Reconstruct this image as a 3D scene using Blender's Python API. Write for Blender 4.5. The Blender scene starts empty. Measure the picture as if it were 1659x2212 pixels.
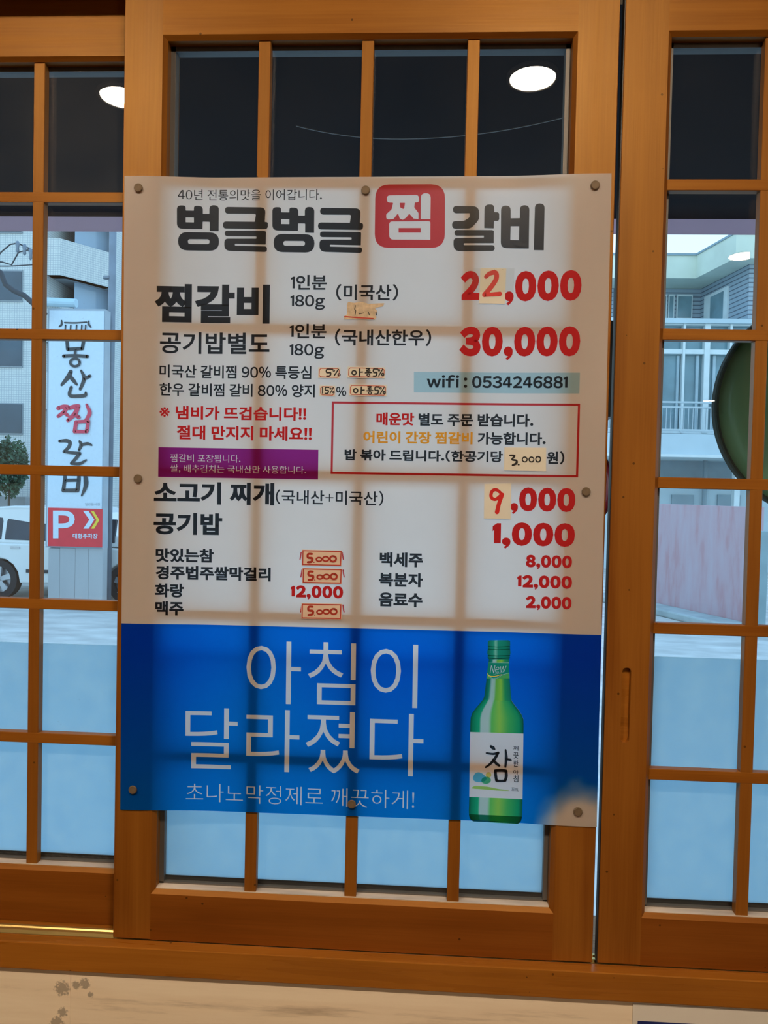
import bpy, bmesh, math, random
from mathutils import Vector, Matrix
random.seed(7)
SC = bpy.context.scene
COL = SC.collection

# ------------------------------------------------------------------ camera, world, exposure
CAM_POS = (0.0, -0.95588, 1.5)
YAW, PITCH, ROLL, FOC = math.radians(2.90156), math.radians(-1.49039), math.radians(-1.26213), 1661.0
W_PX, H_PX = 1659, 2212
_fw = Vector((-math.sin(YAW)*math.cos(PITCH), math.cos(YAW)*math.cos(PITCH), math.sin(PITCH)))
_r0 = Vector((math.cos(YAW), math.sin(YAW), 0))
_u0 = _r0.cross(_fw)
_rt = _r0*math.cos(ROLL) - _u0*math.sin(ROLL)
_up = _r0*math.sin(ROLL) + _u0*math.cos(ROLL)
cam_data = bpy.data.cameras.new('camera')
cam = bpy.data.objects.new('camera', cam_data)
COL.objects.link(cam)
cam.matrix_world = Matrix(((_rt.x, _up.x, -_fw.x, CAM_POS[0]), (_rt.y, _up.y, -_fw.y, CAM_POS[1]),
                           (_rt.z, _up.z, -_fw.z, CAM_POS[2]), (0, 0, 0, 1)))
cam_data.sensor_fit = 'VERTICAL'
cam_data.sensor_height = 36.0
cam_data.lens = 36.0*FOC/H_PX
cam_data.clip_start = 0.02
cam_data.clip_end = 300
SC.camera = cam

SC.view_settings.view_transform = 'Standard'
SC.view_settings.look = 'None'
SC.view_settings.gamma = 1.0
SC.view_settings.use_curve_mapping = False
SC.view_settings.exposure = 0.0
SC.cycles.use_denoising = True
SC.cycles.max_bounces = 10
SC.cycles.diffuse_bounces = 5
SC.cycles.glossy_bounces = 4
SC.cycles.transparent_max_bounces = 40
SC.cycles.sample_clamp_indirect = 6.0
SC.cycles.caustics_reflective = False

SKY_STRENGTH = 2.05
LAMP_STRENGTH = 610.0
world = bpy.data.worlds.new('sky')
SC.world = world
world.use_nodes = True
wn, wl = world.node_tree.nodes, world.node_tree.links
wn.clear()
_o = wn.new('ShaderNodeOutputWorld'); _b = wn.new('ShaderNodeBackground')
_tc = wn.new('ShaderNodeTexCoord'); _sx = wn.new('ShaderNodeSeparateXYZ'); _cr = wn.new('ShaderNodeValToRGB')
wl.new(_tc.outputs['Generated'], _sx.inputs[0]); wl.new(_sx.outputs['Z'], _cr.inputs[0])
_cr.color_ramp.elements[0].position = 0.0
_cr.color_ramp.elements[0].color = (0.62, 0.83, 0.93, 1)
_cr.color_ramp.elements[1].position = 0.7
_cr.color_ramp.elements[1].color = (0.38, 0.65, 1.0, 1)
wl.new(_cr.outputs[0], _b.inputs[0]); _b.inputs[1].default_value = SKY_STRENGTH
wl.new(_b.outputs[0], _o.inputs[0])


def at(px, py, Y):
    """world point where the ray through photograph pixel (px, py) meets the plane y = Y"""
    d = _fw*FOC + _rt*(px - W_PX/2) - _up*(py - H_PX/2)
    t = (Y - CAM_POS[1])/d.y
    return Vector(CAM_POS) + d*t


# ------------------------------------------------------------------ materials
def new_mat(name):
    m = bpy.data.materials.new(name)
    m.use_nodes = True
    m.node_tree.nodes.clear()
    n, l = m.node_tree.nodes, m.node_tree.links
    out = n.new('ShaderNodeOutputMaterial')
    return m, n, l, out


def plain(name, col, rough=0.6, var=0.12, scale=8.0, metal=0.0, spec=0.5, stretch=(1, 1, 1), detail=5):
    m, n, l, out = new_mat(name)
    p = n.new('ShaderNodeBsdfPrincipled')
    p.inputs['Roughness'].default_value = rough
    p.inputs['Metallic'].default_value = metal
    p.inputs['Specular IOR Level'].default_value = spec
    tc = n.new('ShaderNodeTexCoord'); mp = n.new('ShaderNodeMapping')
    mp.inputs['Scale'].default_value = stretch
    nz = n.new('ShaderNodeTexNoise'); nz.inputs['Scale'].default_value = scale; nz.inputs['Detail'].default_value = detail
    cr = n.new('ShaderNodeValToRGB')
    cr.color_ramp.elements[0].position = 0.3; cr.color_ramp.elements[1].position = 0.7
    cr.color_ramp.elements[0].color = tuple(c*(1-var) for c in col) + (1,)
    cr.color_ramp.elements[1].color = tuple(min(1, c*(1+var)) for c in col) + (1,)
    l.new(tc.outputs['Object'], mp.inputs[0]); l.new(mp.outputs[0], nz.inputs[0]); l.new(nz.outputs[0], cr.inputs[0])
    l.new(cr.outputs[0], p.inputs['Base Color']); l.new(p.outputs[0], out.inputs[0])
    return m


def wood(name, axis, light, dark, rough=0.42, spec=0.75):
    """varnished softwood; the grain runs along axis"""
    m, n, l, out = new_mat(name)
    p = n.new('ShaderNodeBsdfPrincipled')
    p.inputs['Specular IOR Level'].default_value = spec
    p.inputs['Specular Tint'].default_value = (1.0, 0.62, 0.22, 1)
    tc = n.new('ShaderNodeTexCoord'); mp = n.new('ShaderNodeMapping'); oi = n.new('ShaderNodeObjectInfo')
    s = [34.0, 34.0, 34.0]; s['xyz'.index(axis)] = 1.6
    mp.inputs['Scale'].default_value = s
    mul = n.new('ShaderNodeVectorMath'); mul.operation = 'MULTIPLY_ADD'
    cmb = n.new('ShaderNodeCombineXYZ')
    for k in range(3): l.new(oi.outputs['Random'], cmb.inputs[k])
    mul.inputs[1].default_value = (37.0, 21.0, 53.0)
    l.new(cmb.outputs[0], mul.inputs[0]); l.new(tc.outputs['Object'], mul.inputs[2])
    l.new(mul.outputs[0], mp.inputs[0])
    n1 = n.new('ShaderNodeTexNoise'); n1.inputs['Scale'].default_value = 1.0; n1.inputs['Detail'].default_value = 4
    n1.inputs['Distortion'].default_value = 0.6
    mp2 = n.new('ShaderNodeMapping'); s2 = [420.0, 420.0, 420.0]; s2['xyz'.index(axis)] = 9.0
    mp2.inputs['Scale'].default_value = s2
    l.new(mul.outputs[0], mp2.inputs[0])
    n2 = n.new('ShaderNodeTexNoise'); n2.inputs['Scale'].default_value = 1.0; n2.inputs['Detail'].default_value = 3
    n3 = n.new('ShaderNodeTexNoise'); n3.inputs['Scale'].default_value = 7.0; n3.inputs['Detail'].default_value = 2
    l.new(mp.outputs[0], n1.inputs[0]); l.new(mp2.outputs[0], n2.inputs[0]); l.new(mul.outputs[0], n3.inputs[0])
    a = n.new('ShaderNodeMath'); a.operation = 'MULTIPLY_ADD'; a.inputs[1].default_value = 0.35
    b = n.new('ShaderNodeMath'); b.operation = 'MULTIPLY_ADD'; b.inputs[1].default_value = 0.35
    l.new(n2.outputs[0], a.inputs[0]); l.new(n1.outputs[0], a.inputs[2])
    l.new(n3.outputs[0], b.inputs[0]); l.new(a.outputs[0], b.inputs[2])
    cr = n.new('ShaderNodeValToRGB')
    cr.color_ramp.elements[0].position = 0.55; cr.color_ramp.elements[1].position = 1.15
    cr.color_ramp.elements[1].position = 1.0
    cr.color_ramp.elements[0].color = dark + (1,); cr.color_ramp.elements[1].color = light + (1,)
    l.new(b.outputs[0], cr.inputs[0])
    # tiny dark pores and knots
    vo = n.new('ShaderNodeTexVoronoi'); vo.inputs['Scale'].default_value = 30.0
    l.new(mul.outputs[0], vo.inputs[0])
    th = n.new('ShaderNodeMath'); th.operation = 'LESS_THAN'; th.inputs[1].default_value = 0.045
    l.new(vo.outputs['Distance'], th.inputs[0])
    mx = n.new('ShaderNodeMixRGB'); mx.inputs[2].default_value = (dark[0]*.35, dark[1]*.3, dark[2]*.3, 1)
    l.new(th.outputs[0], mx.inputs[0]); l.new(cr.outputs[0], mx.inputs[1])
    l.new(mx.outputs[0], p.inputs['Base Color'])
    rr = n.new('ShaderNodeMapRange'); rr.inputs[3].default_value = rough-0.06; rr.inputs[4].default_value = rough+0.1
    l.new(n1.outputs[0], rr.inputs[0]); l.new(rr.outputs[0], p.inputs['Roughness'])
    bp = n.new('ShaderNodeBump'); bp.inputs['Strength'].default_value = 0.12; bp.inputs['Distance'].default_value = 0.001
    l.new(n2.outputs[0], bp.inputs['Height']); l.new(bp.outputs[0], p.inputs['Normal'])
    l.new(p.outputs[0], out.inputs[0])
    return m


def glass_mat(name, f0=0.045, tint=(0.93, 0.97, 0.98), dust=0.007):
    m, n, l, out = new_mat(name)
    tr = n.new('ShaderNodeBsdfTransparent'); tr.inputs[0].default_value = tint + (1,)
    gl = n.new('ShaderNodeBsdfGlossy'); gl.inputs['Roughness'].default_value = 0.0
    lw = n.new('ShaderNodeLayerWeight'); lw.inputs[0].default_value = 0.5
    pw = n.new('ShaderNodeMath'); pw.operation = 'POWER'; pw.inputs[1].default_value = 5.0
    ma = n.new('ShaderNodeMath'); ma.operation = 'MULTIPLY_ADD'; ma.inputs[1].default_value = 1-f0; ma.inputs[2].default_value = f0
    l.new(lw.outputs['Facing'], pw.inputs[0]); l.new(pw.outputs[0], ma.inputs[0])
    mix = n.new('ShaderNodeMixShader')
    l.new(ma.outputs[0], mix.inputs[0]); l.new(tr.outputs[0], mix.inputs[1]); l.new(gl.outputs[0], mix.inputs[2])
    df = n.new('ShaderNodeBsdfDiffuse'); df.inputs[0].default_value = (0.8, 0.8, 0.78, 1)
    tc = n.new('ShaderNodeTexCoord'); nz = n.new('ShaderNodeTexNoise'); nz.inputs['Scale'].default_value = 6.0; nz.inputs['Detail'].default_value = 6
    n2 = n.new('ShaderNodeTexNoise'); n2.inputs['Scale'].default_value = 210.0
    l.new(tc.outputs['Object'], nz.inputs[0]); l.new(tc.outputs['Object'], n2.inputs[0])
    sp = n.new('ShaderNodeMath'); sp.operation = 'GREATER_THAN'; sp.inputs[1].default_value = 0.74
    l.new(n2.outputs[0], sp.inputs[0])
    mr = n.new('ShaderNodeMapRange'); mr.inputs[1].default_value = 0.35; mr.inputs[2].default_value = 0.75
    mr.inputs[3].default_value = dust*0.3; mr.inputs[4].default_value = dust
    l.new(nz.outputs[0], mr.inputs[0])
    ad = n.new('ShaderNodeMath'); ad.operation = 'MULTIPLY_ADD'; ad.inputs[1].default_value = dust*3
    l.new(sp.outputs[0], ad.inputs[0]); l.new(mr.outputs[0], ad.inputs[2])
    m2 = n.new('ShaderNodeMixShader')
    l.new(ad.outputs[0], m2.inputs[0]); l.new(mix.outputs[0], m2.inputs[1]); l.new(df.outputs[0], m2.inputs[2])
    l.new(m2.outputs[0], out.inputs[0])
    return m


def film_mat():
    m, n, l, out = new_mat('frosted_film')
    tc = n.new('ShaderNodeTexCoord'); nz = n.new('ShaderNodeTexNoise'); nz.inputs['Scale'].default_value = 40; nz.inputs['Detail'].default_value = 8
    cr = n.new('ShaderNodeValToRGB')
    cr.color_ramp.elements[0].color = (0.66, 0.86, 0.97, 1); cr.color_ramp.elements[1].color = (0.72, 0.90, 0.99, 1)
    cr.color_ramp.elements[0].position = .35; cr.color_ramp.elements[1].position = .65
    l.new(tc.outputs['Object'], nz.inputs[0]); l.new(nz.outputs[0], cr.inputs[0])
    t = n.new('ShaderNodeBsdfTranslucent'); d = n.new('ShaderNodeBsdfDiffuse'); mix = n.new('ShaderNodeMixShader')
    mix.inputs[0].default_value = 0.14
    l.new(cr.outputs[0], t.inputs[0]); l.new(cr.outputs[0], d.inputs[0])
    l.new(t.outputs[0], mix.inputs[1]); l.new(d.outputs[0], mix.inputs[2]); l.new(mix.outputs[0], out.inputs[0])
    return m


def paper_mat(name, col, trans=0.42, gloss=0.035, rough=0.22, fine=0.02):
    """matt print paper that lets light from behind through"""
    m, n, l, out = new_mat(name)
    tc = n.new('ShaderNodeTexCoord'); nz = n.new('ShaderNodeTexNoise'); nz.inputs['Scale'].default_value = 30
    cr = n.new('ShaderNodeValToRGB')
    cr.color_ramp.elements[0].color = tuple(c*(1-fine) for c in col) + (1,); cr.color_ramp.elements[1].color = tuple(min(1, c*(1+fine)) for c in col) + (1,)
    l.new(tc.outputs['Object'], nz.inputs[0]); l.new(nz.outputs[0], cr.inputs[0])
    t = n.new('ShaderNodeBsdfTranslucent'); d = n.new('ShaderNodeBsdfDiffuse'); g = n.new('ShaderNodeBsdfGlossy')
    g.inputs['Roughness'].default_value = rough
    mix = n.new('ShaderNodeMixShader'); mix.inputs[0].default_value = trans
    m2 = n.new('ShaderNodeMixShader'); m2.inputs[0].default_value = gloss
    l.new(cr.outputs[0], t.inputs[0]); l.new(cr.outputs[0], d.inputs[0])
    l.new(d.outputs[0], mix.inputs[1]); l.new(t.outputs[0], mix.inputs[2])
    l.new(mix.outputs[0], m2.inputs[1]); l.new(g.outputs[0], m2.inputs[2]); l.new(m2.outputs[0], out.inputs[0])
    return m


def ink_mat(name, c, gloss=0.03, rough=0.3):
    """a layer of printing ink: a clear coloured film that filters the light of the paper under it"""
    m, n, l, out = new_mat(name)
    t = n.new('ShaderNodeBsdfTransparent'); t.inputs[0].default_value = tuple(c) + (1,)
    g = n.new('ShaderNodeBsdfGlossy'); g.inputs['Roughness'].default_value = rough
    mix = n.new('ShaderNodeMixShader'); mix.inputs[0].default_value = gloss
    l.new(t.outputs[0], mix.inputs[1]); l.new(g.outputs[0], mix.inputs[2]); l.new(mix.outputs[0], out.inputs[0])
    return m


def ink_ramp(name, stops):
    """printing ink whose tone runs across the printed picture (uv.x)"""
    m, n, l, out = new_mat(name)
    t = n.new('ShaderNodeBsdfTransparent'); uv = n.new('ShaderNodeUVMap'); sx = n.new('ShaderNodeSeparateXYZ'); cr = n.new('ShaderNodeValToRGB')
    e = cr.color_ramp.elements
    e[0].position = stops[0][0]; e[0].color = tuple(stops[0][1]) + (1,)
    e[1].position = stops[-1][0]; e[1].color = tuple(stops[-1][1]) + (1,)
    for p, c in stops[1:-1]:
        k = e.new(p); k.color = tuple(c) + (1,)
    l.new(uv.outputs[0], sx.inputs[0]); l.new(sx.outputs[0], cr.inputs[0]); l.new(cr.outputs[0], t.inputs[0])
    g = n.new('ShaderNodeBsdfGlossy'); g.inputs['Roughness'].default_value = 0.3
    mix = n.new('ShaderNodeMixShader'); mix.inputs[0].default_value = 0.03
    l.new(t.outputs[0], mix.inputs[1]); l.new(g.outputs[0], mix.inputs[2]); l.new(mix.outputs[0], out.inputs[0])
    return m


def emit_mat(name, col, s):
    m, n, l, out = new_mat(name)
    e = n.new('ShaderNodeEmission'); e.inputs[0].default_value = tuple(col) + (1,); e.inputs[1].default_value = s
    l.new(e.outputs[0], out.inputs[0])
    return m


def brick_mat(name, c1, c2, mortar, bw, bh, ms=0.02, rough=0.5):
    m, n, l, out = new_mat(name)
    p = n.new('ShaderNodeBsdfPrincipled'); p.inputs['Roughness'].default_value = rough
    tc = n.new('ShaderNodeTexCoord'); sx = n.new('ShaderNodeSeparateXYZ'); ad = n.new('ShaderNodeMath'); cb = n.new('ShaderNodeCombineXYZ')
    l.new(tc.outputs['Object'], sx.inputs[0])
    l.new(sx.outputs['X'], ad.inputs[0]); l.new(sx.outputs['Y'], ad.inputs[1])
    l.new(ad.outputs[0], cb.inputs[0]); l.new(sx.outputs['Z'], cb.inputs[1])
    b = n.new('ShaderNodeTexBrick'); b.inputs['Scale'].default_value = 1.0
    b.inputs['Color1'].default_value = c1 + (1,); b.inputs['Color2'].default_value = c2 + (1,); b.inputs['Mortar'].default_value = mortar + (1,)
    b.inputs['Brick Width'].default_value = bw; b.inputs['Row Height'].default_value = bh; b.inputs['Mortar Size'].default_value = ms
    b.offset = 0.0
    l.new(cb.outputs[0], b.inputs[0]); l.new(b.outputs[0], p.inputs['Base Color']); l.new(p.outputs[0], out.inputs[0])
    return m


WL, WD = (0.33, 0.118, 0.0135), (0.195, 0.052, 0.0045)
WOOD = {'x': wood('wood_grain_x', 'x', WL, WD), 'z': wood('wood_grain_z', 'z', (0.285, 0.102, 0.0135), (0.165, 0.044, 0.0045), spec=1.0)}
SILLW = wood('sill_wood', 'x', (0.38, 0.140, 0.018), (0.25, 0.080, 0.008), 0.26)
RAILW = wood('dark_rail_wood', 'x', (0.245, 0.074, 0.010), (0.15, 0.037, 0.0035))
LEDGE = plain('sky_sheen_ledge', (0.62, 0.53, 0.45), 0.55, 0.25, 60, stretch=(0.2, 1, 1))  # sky reflection on the ledge put into its pale colour
ALU = plain('aluminium', (0.15, 0.145, 0.14), 0.5, 0.06, 20, metal=0.35)
RUBBER_AND_SHADE = plain('black_rubber_and_shade', (0.012, 0.013, 0.015), 0.45, 0.2, 30)
GLASS = glass_mat('window_glass')
FILM = film_mat()
PAPER = paper_mat('poster_paper', (0.94, 0.94, 0.95), 0.60)
BRASS = plain('brass', (0.62, 0.47, 0.17), 0.32, 0.12, 60, metal=0.8, stretch=(0.2, 1, 1))
STEEL = plain('grey_steel', (0.20, 0.24, 0.29), 0.5, 0.12, 5, metal=0.3)
BLACK_INK = ink_mat('black_ink', (0.085, 0.085, 0.09), 0.035)
RED_INK = ink_mat('red_ink', (0.84, 0.12, 0.13))
PURPLE_INK = ink_mat('purple_ink', (0.54, 0.06, 0.41))
PALE_BLUE_INK = ink_mat('pale_blue_ink', (0.68, 0.87, 0.94))
ORANGE_INK = paper_mat('orange_print', (0.76, 0.40, 0.045), 0.25, 0.02)
RED_PRINT = paper_mat('red_print', (0.54, 0.024, 0.03), 0.22, 0.02)
MARKER = plain('black_marker', (0.012, 0.012, 0.014), 0.5, 0.1, 40)
RED_MARKER = plain('red_marker', (0.62, 0.012, 0.012), 0.5, 0.1, 40)
BROWN_MARKER = plain('brown_marker', (0.42, 0.035, 0.018), 0.5, 0.1, 40)
CREAM = paper_mat('cream_label', (0.96, 0.93, 0.84), 0.34, 0.05, 0.15)
PEACH = paper_mat('peach_label', (0.95, 0.80, 0.67), 0.34, 0.05, 0.15)
LABEL_RED = plain('label_border', (0.50, 0.045, 0.03), 0.4, 0.1, 40)


# ------------------------------------------------------------------ mesh helpers
def mesh_obj(name, verts, faces, mat, parent=None, smooth=False, uvs=None):
    off = Vector((0, 0, 0))
    p = parent
    while p is not None:
        off += p.location
        p = p.parent
    me = bpy.data.meshes.new(name)
    me.from_pydata([tuple(Vector(v) - off) for v in verts], [], faces)
    me.materials.append(mat)
    if uvs is not None:
        lay = me.uv_layers.new(name='UVMap')
        for poly in me.polygons:
            for li in poly.loop_indices:
                lay.data[li].uv = uvs[me.loops[li].vertex_index]
    if smooth:
        for q in me.polygons: q.use_smooth = True
    o = bpy.data.objects.new(name, me)
    COL.objects.link(o)
    o.parent = parent
    return o


def at_base(o):
    """move the origin of a one-mesh thing to the middle of its base"""
    vs = [v.co.copy() for v in o.data.vertices]
    lo = [min(v[i] for v in vs) for i in range(3)]; hi = [max(v[i] for v in vs) for i in range(3)]
    c = Vector(((lo[0]+hi[0])/2, (lo[1]+hi[1])/2, lo[2]))
    o.data.transform(Matrix.Translation(-c)); o.location = c
    return o


class MB:
    def __init__(s): s.v = []; s.f = []; s.sm = False
    def add(s, verts, faces):
        k = len(s.v); s.v += [Vector(v) for v in verts]; s.f += [tuple(i+k for i in f) for f in faces]; return s
    def box(s, x0, x1, y0, y1, z0, z1):
        if x0 > x1: x0, x1 = x1, x0
        if z0 > z1: z0, z1 = z1, z0
        if y0 > y1: y0, y1 = y1, y0
        return s.add([(x0, y0, z0), (x1, y0, z0), (x1, y1, z0), (x0, y1, z0), (x0, y0, z1), (x1, y0, z1), (x1, y1, z1), (x0, y1, z1)],
                     [(0, 3, 2, 1), (4, 5, 6, 7), (0, 1, 5, 4), (1, 2, 6, 5), (2, 3, 7, 6), (3, 0, 4, 7)])
    def prism(s, poly, axis, a, b):
        """poly = list of 2D points in the other two axes (order kept), extruded from a to b along axis"""
        n = len(poly); vs = []
        for t in (a, b):
            for p in poly:
                vs.append({'x': (t, p[0], p[1]), 'y': (p[0], t, p[1]), 'z': (p[0], p[1], t)}[axis])
        fs = [tuple(range(n)), tuple(range(2*n-1, n-1, -1))] + [(i, (i+1) % n, n+(i+1) % n, n+i) for i in range(n)]
        return s.add(vs, fs)
    def tube(s, pts, r, n=8, r1=None):
        pts = [Vector(p) for p in pts]; k = len(s.v); m = len(pts)
        for i, p in enumerate(pts):
            d = (pts[min(i+1, m-1)] - pts[max(i-1, 0)]).normalized()
            a = d.cross(Vector((0, 0, 1)))
            if a.length < 1e-3: a = d.cross(Vector((1, 0, 0)))
            a.normalize(); b = d.cross(a)
            rr = r if r1 is None else r + (r1-r)*i/(m-1)
            for j in range(n):
                t = 2*math.pi*j/n
                s.v.append(p + a*math.cos(t)*rr + b*math.sin(t)*rr)
        for i in range(m-1):
            for j in range(n):
                s.f.append((k+i*n+j, k+i*n+(j+1) % n, k+(i+1)*n+(j+1) % n, k+(i+1)*n+j))
        s.f.append(tuple(k+j for j in range(n))[::-1]); s.f.append(tuple(k+(m-1)*n+j for j in range(n)))
        return s
    def lathe(s, prof, c, axis='y', n=32):
        """prof = [(radius, offset along axis)]"""
        k = len(s.v); c = Vector(c)
        for r, h in prof:
            for j in range(n):
                t = 2*math.pi*j/n; a, b = r*math.cos(t), r*math.sin(t)
                s.v.append(c + Vector({'y': (a, h, b), 'z': (a, b, h), 'x': (h, a, b)}[axis]))
        for i in range(len(prof)-1):
            for j in range(n):
                s.f.append((k+i*n+j, k+i*n+(j+1) % n, k+(i+1)*n+(j+1) % n, k+(i+1)*n+j))
        s.f.append(tuple(k+j for j in range(n))[::-1]); s.f.append(tuple(k+(len(prof)-1)*n+j for j in range(n)))
        return s
    def build(s, name, mat, parent=None, smooth=False):
        o = mesh_obj(name, s.v, s.f, mat, parent, smooth)
        bm = bmesh.new(); bm.from_mesh(o.data); bmesh.ops.recalc_face_normals(bm, faces=bm.faces); bm.to_mesh(o.data); bm.free()
        return o


def bevel(o, w=0.0015, seg=2, ang=0.6):
    bm = bmesh.new(); bm.from_mesh(o.data)
    es = [e for e in bm.edges if len(e.link_faces) == 2 and e.calc_face_angle(0) > ang]
    if es: bmesh.ops.bevel(bm, geom=es, offset=w, segments=seg, affect='EDGES', profile=0.5)
    bm.to_mesh(o.data); bm.free()
    return o


def empty(name, loc):
    o = bpy.data.objects.new(name, None); o.empty_display_size = 0.05
    COL.objects.link(o); o.location = loc
    return o


def tag(o, label, cat, group=None, kind=None):
    o['label'] = label; o['category'] = cat
    if group: o['group'] = group
    if kind: o['kind'] = kind
    return o


def struct(o, label=None, cat=None):
    o['kind'] = 'structure'
    if label: o['label'] = label
    if cat: o['category'] = cat
    return o


# ================================================================== THE ROOM
X0, X1 = -0.957, 0.842          # window opening
Z0, Z1 = 0.886, 2.155
TILE = None
def tile_mat():
    m, n, l, out = new_mat('stone_tile')
    p = n.new('ShaderNodeBsdfPrincipled'); p.inputs['Roughness'].default_value = 0.42
    tc = n.new('ShaderNodeTexCoord'); mp = n.new('ShaderNodeMapping'); mp.inputs['Scale'].default_value = (2.2, 20, 26)
    nz = n.new('ShaderNodeTexNoise'); nz.inputs['Scale'].default_value = 1.4; nz.inputs['Detail'].default_value = 8; nz.inputs['Roughness'].default_value = 0.65
    cr = n.new('ShaderNodeValToRGB')
    e = cr.color_ramp.elements
    e[0].position = 0.30; e[0].color = (0.50, 0.40, 0.29, 1); e[1].position = 0.62; e[1].color = (0.94, 0.82, 0.65, 1)
    k = e.new(0.44); k.color = (0.88, 0.75, 0.58, 1)
    l.new(tc.outputs['Object'], mp.inputs[0]); l.new(mp.outputs[0], nz.inputs[0]); l.new(nz.outputs[0], cr.inputs[0])
    # grey stains beside the joint
    last = cr.outputs[0]
    geo = n.new('ShaderNodeNewGeometry')
    n2 = n.new('ShaderNodeTexNoise'); n2.inputs['Scale'].default_value = 330; n2.inputs['Detail'].default_value = 4
    l.new(geo.outputs['Position'], n2.inputs[0])
    for (x, z, r) in ((-0.446, 0.857, 0.018), (-0.417, 0.8655, 0.013), (-0.428, 0.8625, 0.010), (-0.445, 0.826, 0.012), (-0.409, 0.851, 0.007), (-0.452, 0.812, 0.016)):
        d = n.new('ShaderNodeVectorMath'); d.operation = 'DISTANCE'; d.inputs[1].default_value = (x, -0.012, z)
        l.new(geo.outputs['Position'], d.inputs[0])
        mr = n.new('ShaderNodeMapRange'); mr.inputs[1].default_value = r; mr.inputs[2].default_value = 0; mr.inputs[3].default_value = 0; mr.inputs[4].default_value = 1
        l.new(d.outputs['Value'], mr.inputs[0])
        mu = n.new('ShaderNodeMath'); mu.operation = 'MULTIPLY'; l.new(mr.outputs[0], mu.inputs[0]); l.new(n2.outputs[0], mu.inputs[1])
        gt = n.new('ShaderNodeMapRange'); gt.inputs[1].default_value = 0.19; gt.inputs[2].default_value = 0.30; gt.inputs[4].default_value = 0.6
        l.new(mu.outputs[0], gt.inputs[0])
        mx = n.new('ShaderNodeMixRGB'); mx.inputs[2].default_value = (0.14, 0.115, 0.085, 1)
        l.new(gt.outputs[0], mx.inputs[0]); l.new(last, mx.inputs[1]); last = mx.outputs[0]
    l.new(last, p.inputs['Base Color']); l.new(p.outputs[0], out.inputs[0])
    return m
TILE = tile_mat()
GROUT = plain('grout', (0.86, 0.76, 0.62), 0.8, 0.05, 40)
PLASTER = plain('warm_plaster', (0.42, 0.32, 0.22), 0.85, 0.06, 3)
CEILM = plain('dark_ceiling', (0.13, 0.095, 0.065), 0.8, 0.08, 3)
FLOORM = plain('dark_floor', (0.12, 0.075, 0.045), 0.4, 0.15, 6)
RX0, RX1, RY0, RZ = -3.1, 4.6, -10.2, 2.72

wf = MB()
wf.box(RX0, RX1, -0.0106, 0.14, 0.0, Z0)
wf.box(RX0, X0, -0.004, 0.14, Z0, RZ)
wf.box(X1, RX1, -0.004, 0.14, Z0, RZ)
wf.box(X0, X1, -0.004, 0.14, Z1+0.12, RZ)
wall_front = struct(wf.build('wall_front', GROUT), 'tiled wall under and around the wooden sliding windows', 'wall')
gx = -0.4346
for r in range(4):
    z1 = 0.8855 - 0.2*r; z0 = max(z1 - 0.1975, 0.0)
    sh = 0.0 if r % 2 == 0 else 0.45
    xs = [gx + sh + 0.9*k for k in range(-4, 6)]
    for a, b in zip(xs, xs[1:]):
        a = max(a + 0.0006, RX0+.002); b = min(b - 0.0006, RX1-.002)
        if b - a < 0.02 or a > 1.5 or b < -1.6: continue
        t = MB().box(a, b, -0.0115, -0.003, z0, z1).build('tile', TILE, wall_front)
struct(MB().box(RX0, RX1, RY0, 0.0, -0.1, 0.0).build('floor', FLOORM), 'floor of the restaurant room', 'floor')
struct(MB().box(RX0-.1, RX1+.1, RY0-.1, 0.14, RZ, RZ+0.12).build('ceiling', CEILM), 'dark ceiling of the room mirrored in the upper panes', 'ceiling')
struct(MB().box(RX0-.12, RX0, RY0, 0.14, 0, RZ).build('wall_left', PLASTER), 'pale left wall of the room', 'wall')
struct(MB().box(RX1, RX1+.12, RY0, 0.14, 0, RZ).build('wall_right', PLASTER), 'pale right wall of the room', 'wall')
struct(MB().box(RX0, RX1, RY0-.12, RY0, 0, RZ).build('wall_back', PLASTER), 'pale back wall of the room', 'wall')

# head above the sashes, jambs, sill
struct(MB().box(X0-.03, X1+.03, -0.03, 0.036, Z1-0.008, Z1+0.12).box(X0-.03, X1+.03, 0.036, 0.13, Z1+.02, Z1+0.12).build('trim_1', WOOD['x']), 'wooden head board above the window sashes', 'trim')
struct(MB().box(X0-.03, X0, -0.012, 0.13, Z0, Z1+.02).build('trim_2', WOOD['z']), 'left wooden jamb of the window opening', 'trim')
struct(MB().box(X1, X1+.03, -0.012, 0.13, Z0, Z1+.02).build('trim_3', WOOD['z']), 'right wooden jamb of the window opening', 'trim')
sill = empty('trim_4', (0, 0, Z0)); struct(sill, 'orange varnished wooden sill running under all three windows', 'window sill')
b = MB().box(X0-.06, X1+.06, -0.0178, 0.0005, 0.8835, 0.9185).build('sill_board', SILLW, sill); bevel(b, 0.0012, 2)
b = MB().box(X0-.0, X1+.0, 0.0005, 0.031, 0.8835, 0.911).build('track_bed', SILLW, sill)
b = MB().box(X0-.0, X1+.0, 0.031, 0.13, 0.8835, 0.9085).build('rear_board', SILLW, sill)
b = MB().prism([(0.008, 0.911), (0.008, 0.914), (0.012, 0.9165), (0.017, 0.9165), (0.019, 0.9145), (0.021, 0.9165), (0.025, 0.9165), (0.0285, 0.914), (0.0285, 0.911)], 'x', X0, X1).build('track_rail', BRASS, sill)
b['label'] = 'brass sliding track'

# ------------------------------------------------------------------ sashes
BAR_Z = (1.8815, 1.7005, 1.519, 1.339, 1.157)
ZTI, ZBI = 2.0626, 0.979        # face edges of the opening
FILM_TOP, FILM_BOT = 1.3005, 0.9925

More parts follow.
